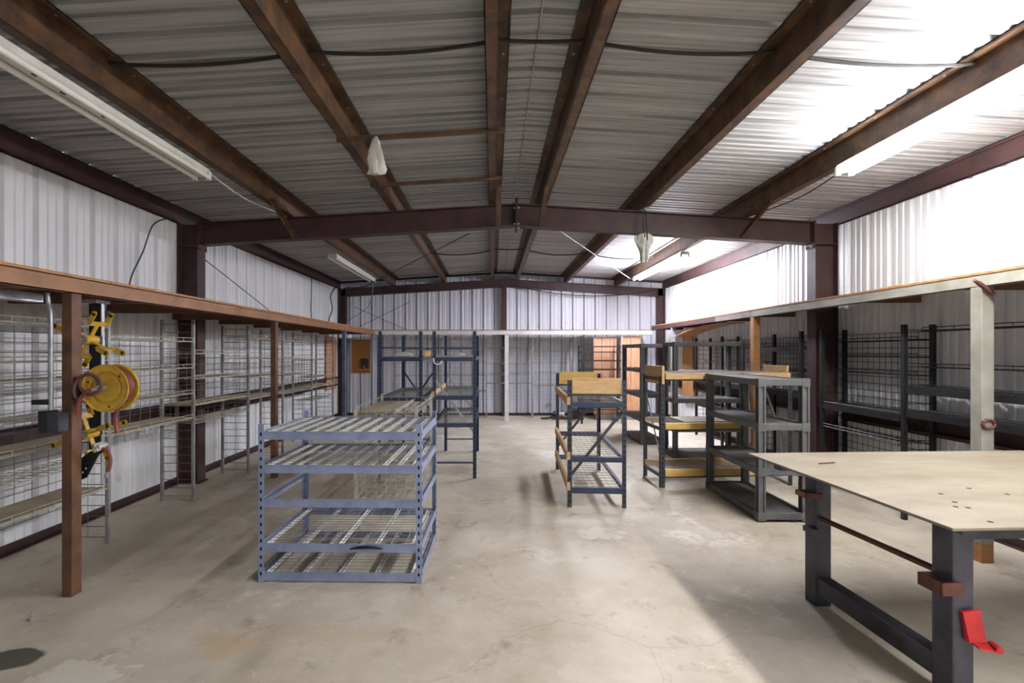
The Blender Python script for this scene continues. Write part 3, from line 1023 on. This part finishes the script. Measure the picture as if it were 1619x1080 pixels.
single(MB().box(0, .02, 0, .62, 0, 1.2), 'wall_board', 'plank', 'tall orange plywood board on the wall near the corner floodlights', 'board', (XL + .03, 10.35, .68), bevel=.002)

# ------------------------------------------------------------------ cream wire cage shelf behind the blue rack
o = thing('wire_cage_shelf', 'low cream wire cage shelf behind the slate blue shelf', 'shelf', (-1.35, 4.55, 0))
w_, l_ = .62, 1.1
for (xx, yy, hh) in ((0, 0, 1.02), (w_ - .025, 0, 1.02), (0, l_, 1.04), (w_ - .025, l_, 1.04)):
    MB().box(xx, xx + .025, yy - .0125, yy + .0125, 0, hh).build('upright', 'wire_cream', o)
for yy in (0, l_):
    m = MB()
    for k in range(7):
        xx = .025 + (w_ - .05) * k / 6
        m.wire((xx, yy, .12), (xx, yy, 1.0), .003)
    for k in range(14):
        z = .12 + .88 * k / 13
        m.wire((.02, yy, z), (w_ - .02, yy, z), .003)
    m.build('end_mesh', 'wire_cream', o)
m = MB()
for k in range(12):
    yy = l_ * k / 11
    m.wire((.012, yy, .12), (.012, yy, .6), .003)
for k in range(8):
    z = .12 + .48 * k / 7
    m.wire((.012, 0, z), (.012, l_, z), .003)
m.build('side_mesh', 'wire_cream', o)
for z in (.10, .36, .95):
    m = MB()
    for k in range(9):
        xx = .01 + (w_ - .02) * k / 8
        m.wire((xx, 0, z), (xx, l_, z), .003)
    for k in range(15):
        yy = l_ * k / 14
        m.wire((.01, yy, z - .005), (w_ - .01, yy, z - .005), .003)
    for xx in (.005, w_ - .005):
        m.tube([(xx, 0, z + .055), (xx, l_, z + .055)], .004, 4)
        for k in range(9):
            m.wire((xx, l_ * k / 8, z), (xx, l_ * k / 8, z + .055), .003)
    s = m.build('wire_basket', 'wire_cream', o)
    if z > .9:
        MB().box(.02, w_ * .62, .05, l_ - .05, z + .006, z + .012).build('shelf_board', 'board', s)
        m = MB().box(w_ * .62, w_ * .62 + .02, .05, l_ - .05, z + .0, z + .03)
        m.build('divider', 'wire_cream', s)

# ------------------------------------------------------------------ welding table
TR = R(2.5)
t = thing('work_table', 'heavy dark steel welding table with a tan plate top', 'table', (1.77, 1.80, 0), TR)
TW, TD = 1.93, 1.34
top = MB().box(0, TW, 0, TD, .858, .87).build('plate_top', 'table_top', t, bevel=.002)
m = MB()
for (hx, hy) in ((.27, .24), (.31, .225), (.33, .30), (.22, .06), (.45, .05), (.39, .42), (.70, .4), (.52, .09), (.62, .5)):
    m.disc((hx, hy, .8703), (0, 0, 1), .010, .001, 12)
m.build('drill_holes', 'slot_black', top)
MB().bar((.25, 1.02, .874), (.36, 1.04, .874), .008, .006).build('loose_rod', 'rusty', top)
legs = []
for lx in (.235, TW - .16):
    for ly in (.22, 1.03):
        lg = MB().box(lx, lx + .098, ly, ly + .095, 0, .857).build('leg', 'table_steel', t, bevel=.006)
        legs.append(lg)
MB().box(.335, TW - .17, .24, .30, .725, .8575).build('apron_rail', 'table_steel', t)
MB().box(.10, TW - .1, TD - .18, TD - .12, .795, .8575).build('apron_rail', 'table_steel', t)
MB().box(.06, .115, .02, TD - .02, .835, .8575).build('apron_rail', 'table_steel', t)
MB().box(.245, .325, .30, 1.04, .08, .18).build('foot_beam', 'table_steel', t, bevel=.004)
MB().box(TW - .15, TW - .07, .30, 1.04, .08, .18).build('foot_beam', 'table_steel', t, bevel=.004)
m = MB().tube([(.27, .315, .555), (.27, 1.03, .535)], .015, 10)
m.build('side_rod', 'rusty', t, smooth=True)
# open box bracket on the near leg
m = MB()
bx, by, bz = .165, .20, .50
m.box(bx, bx + .008, by, by + .11, bz, bz + .055).box(bx, bx + .1, by, by + .008, bz, bz + .055).box(bx, bx + .07, by + .102, by + .11, bz, bz + .055)
m.build('holder_bracket', 'rusty', t)
m = MB()
bx, by, bz = .17, 1.02, .66
m.box(bx, bx + .008, by, by + .10, bz, bz + .03).box(bx, bx + .1, by, by + .008, bz, bz + .03).box(bx, bx + .07, by + .092, by + .10, bz, bz + .03)
m.build('holder_bracket', 'rusty', t)
MB().box(.19, .24, 1.0, 1.08, .45, .48).build('hook_plate', 'table_steel', t)
# red pedal bracket on the near leg
m = MB()
m.hexa([(.285, .195, .30), (.345, .180, .31), (.345, .186, .31), (.285, .215, .30), (.265, .205, .425), (.335, .198, .44), (.335, .204, .44), (.265, .219, .425)])
m.hexa([(.295, .165, .290), (.375, .155, .275), (.375, .21, .29), (.295, .21, .30), (.295, .165, .298), (.375, .155, .283), (.375, .21, .298), (.295, .21, .308)])
rp = m.build('red_bracket', 'red', t)
MB().disc((.378, .175, .292), (.3, 1, 0), .014, .05, 12).build('red_knob', 'red', rp, smooth=True)

# ------------------------------------------------------------------ hose reel group on the rust brown post
pxx, pyy = LX - .068, 2.95
o = thing('hose_reel', 'yellow disc hose reel with red hose fixed to the rust brown loft post', 'hose reel', (-2.455, 3.03, 1.317))
def dish(y, s):
    m = MB()
    prof = [(.0, .0), (.085, 0), (.09, .012 * s), (.102, .012 * s), (.107, 0), (.140, 0), (.148, -.008 * s), (.152, -.004 * s), (.148, .004 * s), (.14, .006 * s)]
    n = 36
    vs_, fs = [], []
    for (r, dy) in prof:
        for k in range(n):
            a = 2 * PI * k / n
            vs_.append((r * math.cos(a), y + dy, r * math.sin(a)))
    for i in range(len(prof) - 1):
        for k in range(n):
            fs.append((i * n + k, i * n + (k + 1) % n, (i + 1) * n + (k + 1) % n, (i + 1) * n + k))
    m.add(vs_, fs)
    return m
dsc = dish(-.062, 1).build('reel_disc', 'yellow', o, smooth=True)
dish(.022, -1).build('reel_disc', 'yellow', o, smooth=True)
m = MB()
for a in (.7, 2.8, 4.9):
    m.disc((.118 * math.cos(a), -.063, .118 * math.sin(a)), (0, 1, 0), .006, .004, 8)
tag(m.build('rivet_holes', 'slot_black', dsc), kind='stuff')
MB().disc((0, -.02, 0), (0, 1, 0), .07, .08, 20).build('drum', 'yellow', o, smooth=True)
m = MB()
pts = []
for k in range(24 * 5 + 1):
    a = 2 * PI * k / 24
    tt = k / (24 * 5)
    pts.append((.112 * math.cos(a), -.046 + .054 * tt, .112 * math.sin(a)))
m.tube(pts, .0125, 8)
pts = [(.122 * math.cos(2 * PI * k / 24), .004 - .04 * k / 48, .122 * math.sin(2 * PI * k / 24)) for k in range(49)]
m.tube(pts, .012, 8)
m.build('wound_hose', 'hose', o, smooth=True)
m = MB().tube(spline([(-.03, -.085, .0), (-.012, -.11, .05), (-.05, -.12, .095), (-.11, -.11, .075), (-.125, -.10, .01), (-.07, -.115, -.035), (0, -.12, -.02), (.022, -.12, .04), (-.03, -.125, .09), (-.12, -.115, .07), (-.165, -.10, .0), (-.16, -.09, -.06), (-.12, -.06, -.09)]), .0095, 8)
m.build('front_hose', 'hose_brown', o, smooth=True)
m = MB().tube(spline([(-.01, -.09, .005), (-.06, -.12, -.01), (-.11, -.12, -.06), (-.135, -.11, -.12), (-.145, -.10, -.16)]), .011, 8)
m.build('supply_hose', 'hose', o, smooth=True)
m = MB().disc((-.005, -.085, .005), (0, 1, 0), .018, .06, 10).tube([(-.005, -.10, .005), (-.04, -.115, -.005)], .013, 8)
m.build('swivel_fitting', 'galv', o, smooth=True)
m = MB().tube(spline([(.03, .02, -.12), (.0, .02, -.17), (.0, .02, -.24), (.01, .02, -.30)]), .013, 8)
m.build('hose_tail', 'hose', o, smooth=True)
m = MB().box(-.185, .01, .08, .1, -.03, .03).box(-.197, -.165, -.07, .1, -.07, .07).disc((0, .04, 0), (0, 1, 0), .02, .1, 10)
m.build('mount_arm', 'black', o)

def spider(label, loc, angs):
    o = thing('hose_spool', label, 'hose spool', loc, 0, 'bare yellow hose spools')
    MB().disc((0, 0, 0), (0, 1, 0), .032, .10, 16).build('hub', 'yellow', o, smooth=True)
    m = MB()
    for k in range(6):
        a = 2 * PI * k / 6
        m.disc((.022 * math.cos(a), -.055, .022 * math.sin(a)), (0, 1, 0), .007, .014, 6)
    m.disc((0, -.06, 0), (0, 1, 0), .012, .06, 10)
    m.build('hub_bolts', 'galv', o)
    for a in angs:
        c, s = math.cos(R(a)), math.sin(R(a))
        m = MB()
        m.bar((0, 0, 0), (c * .125, 0, s * .125), .03, .008, (-s, 0, c))
        m.bar((c * .125, -.07, s * .125), (c * .125, .07, s * .125), .01, .03, (c, 0, s))
        ar = m.build('arm', 'yellow', o)
        for yy in (-.07, .07):
            m = MB().bar((c * .125, yy, s * .125), (c * .2, yy, s * .2), .034, .006, (0, 1, 0))
            m.disc((c * .2, yy, s * .2), (0, 1, 0), .017, .006, 12)
            m.build('paddle', 'yellow', ar)
    return o
spider('bare yellow hose spool arms above the yellow hose reel', (-2.775, 3.22, 1.63), (62, -28, 152, 242))
spider('bare yellow hose spool arms below the yellow hose reel', (-2.775, 3.22, .985), (20, 110, 200, 290))
o = thing('hanger_channel', 'black steel channel hanging from the loft behind the yellow hose reel', 'bracket', (-2.85, 3.36, 0))
m = MB().box(-.048, .04, 0, .006, .82, 1.895).box(-.048, -.042, 0, .05, .82, 1.895)
m.build('channel_web', 'black', o)
MB().box(.04, .048, -.006, .018, .6, 1.895).build('channel_lip', 'galv', o)
MB().box(-.11, .055, -.06, .06, 1.895, 1.918).build('top_plate', 'galv', o)
MB().box(.03, .05, -.12, -.0, 1.60, 1.66).box(.03, .05, -.12, .0, .955, 1.015).build('spool_axle', 'black', o)
o = thing('hose_guide_arm', 'black perforated guide arm with roller head below the hose reel', 'bracket', (-2.72, 3.05, .82))
poly = [(-.03, -.10), (.02, -.115), (.075, -.09), (.11, -.02), (.15, .055), (.19, .085), (.165, .115), (.10, .08), (.04, .035), (-.02, .02)]
MB().ring_prism([(x_, z_) for x_, z_ in poly], -.006, .006).build('arm_plate', 'black', o)
m = MB()
for (hx, hz, hr) in ((-.0, -.06, .014), (.035, -.01, .006), (.055, -.055, .006), (.035, -.09, .006), (.0, -.005, .005), (.075, -.03, .006)):
    m.disc((hx, -.0065, hz), (0, 1, 0), hr, .002, 12)
m.build('plate_holes', 'lamp_white', o)
m = MB()
for (hx, hz) in ((.155, .125), (.185, .12), (.17, .10), (.155, .095)):
    m.disc((hx, -.01, hz), (.4, 1, .2), .014, .05, 10)
m.build('roller', 'bone', o, smooth=True)
m = MB().tube(spline([(.19, -.01, .1), (.225, -.012, .075), (.24, -.014, .03), (.235, -.014, -.02), (.22, -.015, -.055)]), .011, 8)
m.build('hose_end', 'hose', o, smooth=True)
m = MB().tube([(.224, -.015, -.048), (.212, -.015, -.085)], .012, 8)
m.build('hose_nozzle', 'galv', o, smooth=True)

o = thing('switch_box', 'black electrical switch box with grey conduit on the rust brown loft post', 'switch box', (-2.735, 2.90, 1.05))
MB().box(-.055, .0, -.03, .048, 0, .135).build('box_body', 'black', o, bevel=.003)
MB().box(.001, .07, -.03, .045, .004, .125).build('box_cover', 'table_steel', o, bevel=.003)
m = MB().tube(spline([(-.02, .02, .135), (-.02, .02, .4), (-.022, .02, .72), (-.045, .03, .80), (-.05, .03, .868)]), .0125, 10)
m.build('conduit', 'galv', o, smooth=True)
m = MB().box(-.125, -.03, .0, .03, .17, .2)
m.build('side_bracket', 'black', o)
single(MB().disc((0, 0, .008), (0, 0, 1), .012, .016, 6).tube([(0, 0, .016), (.003, 0, .05)], .006, 8), 'anchor_bolt', 'galv',
       'small grey bolt standing on the floor near the rust brown post', 'bolt', (-2.66, 2.70, 0))

# ------------------------------------------------------------------ things under the roof
for (yy, lb) in ((3.67, 'thin brown cross bar under the purlins, with the plastic bag'), (4.68, 'thin brown cross bar under the purlins, bare one near the main frame')):
    m = MB()
    za, zb_ = zr(-1.2) - .215, zr(.06) - .21
    m.bar((-1.22, yy, za), (.1, yy, zb_), .03, .005, (0, 0, 1))
    m.bar((-1.22, yy - .014, za + .014), (.1, yy - .014, zb_ + .014), .004, .03, (0, 0, 1))
    single(m, 'cross_bar', 'purlin', lb, 'bar', group='thin cross bars under the purlins')

def crumple(levels, n, seed, name, m_, label, cat, loc):
    rnd = random.Random(seed)
    mb = MB()
    vs_, fs = [], []
    for (z, rx, ry, j) in levels:
        for k in range(n):
            a = 2 * PI * k / n
            q = 1 + j * math.sin(3 * a + z * 23) + rnd.uniform(-j, j) * .6
            vs_.append((rx * q * math.cos(a), ry * q * math.sin(a), z + rnd.uniform(-.006, .006)))
    for i in range(len(levels) - 1):
        for k in range(n):
            fs.append((i * n + k, i * n + (k + 1) % n, (i + 1) * n + (k + 1) % n, (i + 1) * n + k))
    mb.add(vs_, fs)
    return single(mb, name, m_, label, cat, loc, smooth=True)
crumple([(.0, .012, .01, .1), (-.03, .03, .02, .2), (-.07, .038, .026, .25), (-.12, .046, .03, .3), (-.18, .058, .034, .3), (-.24, .062, .036, .3), (-.28, .056, .03, .35), (-.29, .03, .016, .3)],
        18, 3, 'plastic_bag', 'bag', 'clear crumpled plastic bag hanging from a thin cross bar', 'bag', (-.905, 3.63, zr(-.9) - .215))

# cattle skull hanging from the main frame
o = thing('animal_skull', 'pale cattle skull hung by a cord from the main roof frame', 'skull', (1.76, 5.44, 2.93))
rings = [(.0, .02, .02), (-.008, .06, .04), (-.03, .082, .055), (-.07, .092, .06), (-.11, .094, .06), (-.15, .086, .056), (-.18, .07, .05), (-.21, .058, .044),
         (-.25, .05, .04), (-.29, .047, .036), (-.32, .046, .032), (-.34, .042, .026), (-.345, .02, .012)]
n = 32
vs_, fs = [], []
for (z, rx, ry) in rings:
    for k in range(n):
        a = 2 * PI * k / n
        x_, y_ = rx * math.cos(a), ry * math.sin(a)
        if y_ < 0:
            y_ *= 1 - .35 * math.exp(-(x_ / .012) ** 2) * (1 if z < -.12 else .4)     # nasal groove
            for sx in (-1, 1):
                dd = ((x_ - sx * .062) / .026) ** 2 + ((z + .10) / .036) ** 2
                y_ *= 1 - .75 * math.exp(-dd)
        vs_.append((x_, y_, z))
for i in range(len(rings) - 1):
    for k in range(n):
        fs.append((i * n + k, i * n + (k + 1) % n, (i + 1) * n + (k + 1) % n, (i + 1) * n + k))
fs.append(tuple(range(n)))
MB().add(vs_, fs).build('cranium', 'bone', o, smooth=True)
for s in (-1, 1):
    m = MB().tube(spline([(s * .05, .0, -.02), (s * .085, .0, -.03), (s * .098, .0, -.055)]), [.02] * 12 + [.012], 8) if False else MB().tube([(s * .06, .01, -.03), (s * .092, .01, -.04), (s * .1, .005, -.075), (s * .092, -.01, -.13)], [.02, .018, .014, .01], 8)
    m.build('cheek_bone', 'bone', o, smooth=True)
    m = MB().tube([(s * .024, -.03, -.16), (s * .027, -.036, -.22), (s * .026, -.03, -.3), (s * .022, -.02, -.345)], [.012, .018, .018, .012], 8)
    m.build('nose_bone', 'bone', o, smooth=True)
m = MB().tube([(-.012, -.06, -.06), (-.012, -.02, .02), (-.012, .03, .30)], .007, 6).tube([(.016, -.07, -.10), (.02, -.04, .02), (.014, .03, .30)], .006, 6)
m.build('hanging_cord', 'cable', o)

# cables
xs = [PX[0], PX[1], PX[2], PX[3], PX[4], PX[5]]
pts = []
for a, b in zip(xs[:-1], xs[1:]):
    pts += sag((a, 2.86, zr(a) - .03), (b, 2.86, zr(b) - .03), .045 if b - a > .7 else .01, 10)[:-1]
pts.append((xs[-1], 2.86, zr(xs[-1]) - .03))
single(MB().tube(pts, .011, 6), 'power_cable', 'cable', 'thick black cable swagging between purlins above the open floor', 'cable', smooth=True)
pts = []
for a, b in zip(xs[1:-1], xs[2:]):
    pts += sag((a, 8.6, zr(a) - .05), (b, 8.6, zr(b) - .05), .07 if b - a > .7 else .01, 10)[:-1]
pts.append((xs[-1], 8.6, zr(xs[-1]) - .05))
single(MB().tube(pts, .011, 6), 'power_cable', 'cable', 'black cable swagging between purlins beyond the main frame', 'cable', smooth=True)
single(MB().tube(sag((XRG + .2, Y2 - .07, zt_l(0) - .15), (XR - .25, Y2 - .07, 3.03), .2, 16), .011, 6), 'power_cable', 'cable',
       'black cable drooping below the end frame beside its centre post', 'cable', smooth=True)
single(MB().tube(spline([(-2.42, 3.93, zr(-2.4) - .25), (-2.5, 4.3, zr(-2.4) - .23), (-2.55, 4.9, zr(-2.4) - .21), (-2.42, 5.4, zr(-2.4) - .21)]), .007, 6), 'lamp_cord', 'cable_white',
       'pale cord leaving the unlit strip light above the hose reel', 'cord', smooth=True)
single(MB().tube(spline([(2.97, 3.96, zr(2.97) - .25), (3.0, 4.5, zr(2.97) - .28), (2.98, 5.0, zr(2.97) - .26), (2.97, 5.48, zr(2.97) - .215)]), .006, 6), 'lamp_cord', 'cable',
       'dark cord leaving the glowing strip light above the work table', 'cord', smooth=True)
single(MB().tube(spline([(-3.62, 5.2, 3.03), (-3.63, 5.0, 2.9), (-3.66, 4.9, 2.6), (-3.67, 4.75, 2.3), (-3.67, 4.7, 2.04)]), .007, 6), 'wall_wire', 'cable',
       'thin dark wire running down the wall before the main column', 'wire', smooth=True)
# corner wiring near the end wall
cw = [([(-2.52, 9.8, 3.06), (-2.75, 10.3, 3.0), (-3.1, 10.7, 3.02), (-3.5, 10.9, 3.0), (-3.6, 10.95, 2.6), (-3.63, 10.95, 2.04)], .010, 'thick grey wire bundle from strip light down the corner', 'cable'),
      ([(-3.55, 10.6, 3.02), (-3.62, 10.45, 2.8), (-3.60, 10.5, 2.5), (-3.64, 10.4, 2.25), (-3.62, 10.5, 2.04)], .012, 'looping black wire on the wall near the corner column', 'cable'),
      ([(-2.52, 9.78, 3.06), (-2.62, 10.2, 2.85), (-2.9, 10.9, 2.6), (-3.3, 11.05, 2.35), (-3.45, 11.1, 2.3)], .009, 'pale wire drooping from strip light to corner column', 'wire_grey'),
      ([(-3.64, 9.4, 3.02), (-3.66, 9.45, 2.7), (-3.65, 9.4, 2.4), (-3.66, 9.5, 2.04)], .009, 'single dark wire on the wall away from the corner', 'cable')]
for p_, r_, lb, mm in cw:
    single(MB().tube(spline(p_), r_, 6), 'wall_wire', mm, lb, 'wire', smooth=True)
# bracing rods
single(MB().tube([(-3.6, Y1 + .15, 2.74), (-3.66, 8.3, 2.04)], .006, 6), 'brace_rod', 'cable', 'thin dark brace rod on the wall beyond the main column', 'rod')
single(MB().tube([(-3.35, 11.3, 2.64), (-2.05, 11.3, 2.06)], .006, 6), 'brace_rod', 'cable', 'thin brace rod on the end wall falling away from the corner', 'rod')
single(MB().tube([(-3.3, 11.27, 2.1), (-2.0, 11.27, 2.75)], .006, 6), 'brace_rod', 'cable', 'thin brace rod on the end wall rising away from the corner', 'rod')
single(MB().tube([(.75, 6.0, zr(.75) - .3), (3.6, 11.1, zr(3.6) - .25)], .004, 6), 'brace_rod', 'wire_grey', 'pale brace rod under the roof beside the hanging skull', 'rod')
single(MB().tube([(-.3, 6.0, zr(-.3) - .4), (-3.1, 10.5, zr(-3.1) - .4)], .006, 6), 'brace_rod', 'cable', 'dark brace rod under the roof towards the wired corner', 'rod')

# ------------------------------------------------------------------ end wall details
o = thing('chipboard_panel', 'yellow brown chipboard panel with a black box on the end wall', 'panel', (-3.42, YB - .03, 1.03))
MB().box(0, .44, 0, .018, 0, .80).build('panel_sheet', 'osb', o)
MB().box(.245, .40, -.08, -.001, .13, .35).build('meter_box', 'black', o, bevel=.004)
MB().box(.15, .44, -.05, -.001, .07, .095).build('ledge', 'plywood', o)
MB().disc((.315, -.082, .16), (0, 1, 0), .012, .006, 10).build('meter_knob', 'lamp_white', o)
o = thing('floodlight', 'twin white floodlight bulbs under the brown loft by the corner', 'floodlight', (-2.83, 9.0, 1.86))
MB().box(-.05, .05, -.05, .05, .03, .058).build('base_plate', 'black', o)
for (ax, ay, az) in ((-.10, -.02, -.03), (.03, .05, -.02), (.14, .02, -.045)):
    m = MB()
    prof = [(0, .012), (.03, .02), (.055, .036), (.085, .042), (.10, .036), (.108, .0)]
    m.tube([(ax * .6 + .10 * q[0] * 0, ay - q[0], az * .4 + .02 - q[0] * .25) for q in prof], [q[1] for q in prof], 14)
    b = m.build('bulb', 'bulb', o, smooth=True)
    MB().tube([(0, 0, .035), (ax * .6, ay, az * .4 + .02)], .012, 8).build('lamp_arm', 'black', b)

# litter on the tall navy racks
def lump(name, m_, label, cat, loc, s, seed):
    rnd = random.Random(seed)
    mb = MB()
    n, k2 = 14, 6
    vs_, fs = [], []
    for i in range(k2 + 1):
        ph = PI / 2 * i / k2
        for k in range(n):
            a = 2 * PI * k / n
            q = 1 + rnd.uniform(-.22, .22)
            vs_.append((s[0] * math.cos(ph) * math.cos(a) * q, s[1] * math.cos(ph) * math.sin(a) * q, s[2] * math.sin(ph) * (1 + rnd.uniform(-.15, .15))))
    for i in range(k2):
        for k in range(n):
            fs.append((i * n + k, i * n + (k + 1) % n, (i + 1) * n + (k + 1) % n, (i + 1) * n + k))
    fs.append(tuple(range(n - 1, -1, -1)))
    mb.add(vs_, fs)
    return single(mb, name, m_, label, cat, loc)
lump('white_rag', 'lamp_white', 'crumpled white rag lying wide on the top deck of the navy rack by the cage', 'rag', (-1.13, 5.95, 1.492), (.13, .09, .05), 1)
lump('white_rag', 'lamp_white', 'small white rag on the top deck of the strapped navy rack', 'rag', (-.42, 5.95, 1.492), (.08, .06, .04), 2)
single(MB().box(-.035, .035, -.03, .03, 0, .07), 'yellow_pad', 'pine_yellow', 'yellow pad stuck on the top deck between the navy racks', 'pad', (-.79, 5.66, 1.49), bevel=.006)
single(MB().tube(spline([(0, 0, .06), (.005, -.01, .03), (.015, -.015, .0), (.05, -.015, -.015), (.085, -.01, 0), (.10, 0, .03)]), .008, 8), 'white_hook', 'lamp_white',
       'short white hose hooked over the post of the strapped navy rack', 'hose', (-.72, 5.69, 1.41), smooth=True)

# small motor on the floor near the end wall
o = thing('electric_motor', 'small grey and black electric motor on the floor near the end wall', 'motor', (1.66, 10.75, 0))
MB().box(-.3, .42, -.09, .09, 0, .03).build('base_board', 'rusty', o)
m = MB().disc((-.12, 0, .115), (1, 0, 0), .078, .2, 18)
for k in range(7):
    m.disc((-.2 + k * .028, 0, .115), (1, 0, 0), .086, .008, 18)
m.build('motor_body', 'galv', o)
MB().disc((-.24, 0, .115), (1, 0, 0), .07, .05, 18).build('end_bell', 'black', o)
MB().box(.06, .34, -.07, .07, .03, .21).disc((.2, 0, .2), (1, 0, 0), .06, .2, 14).build('pump_body', 'black', o)
m = MB().tube(spline([(-.26, 0, .1), (-.34, -.02, .04), (-.46, -.02, .02), (-.55, 0, .02)]), .02, 8)
m.build('power_lead', 'black', o, smooth=True)
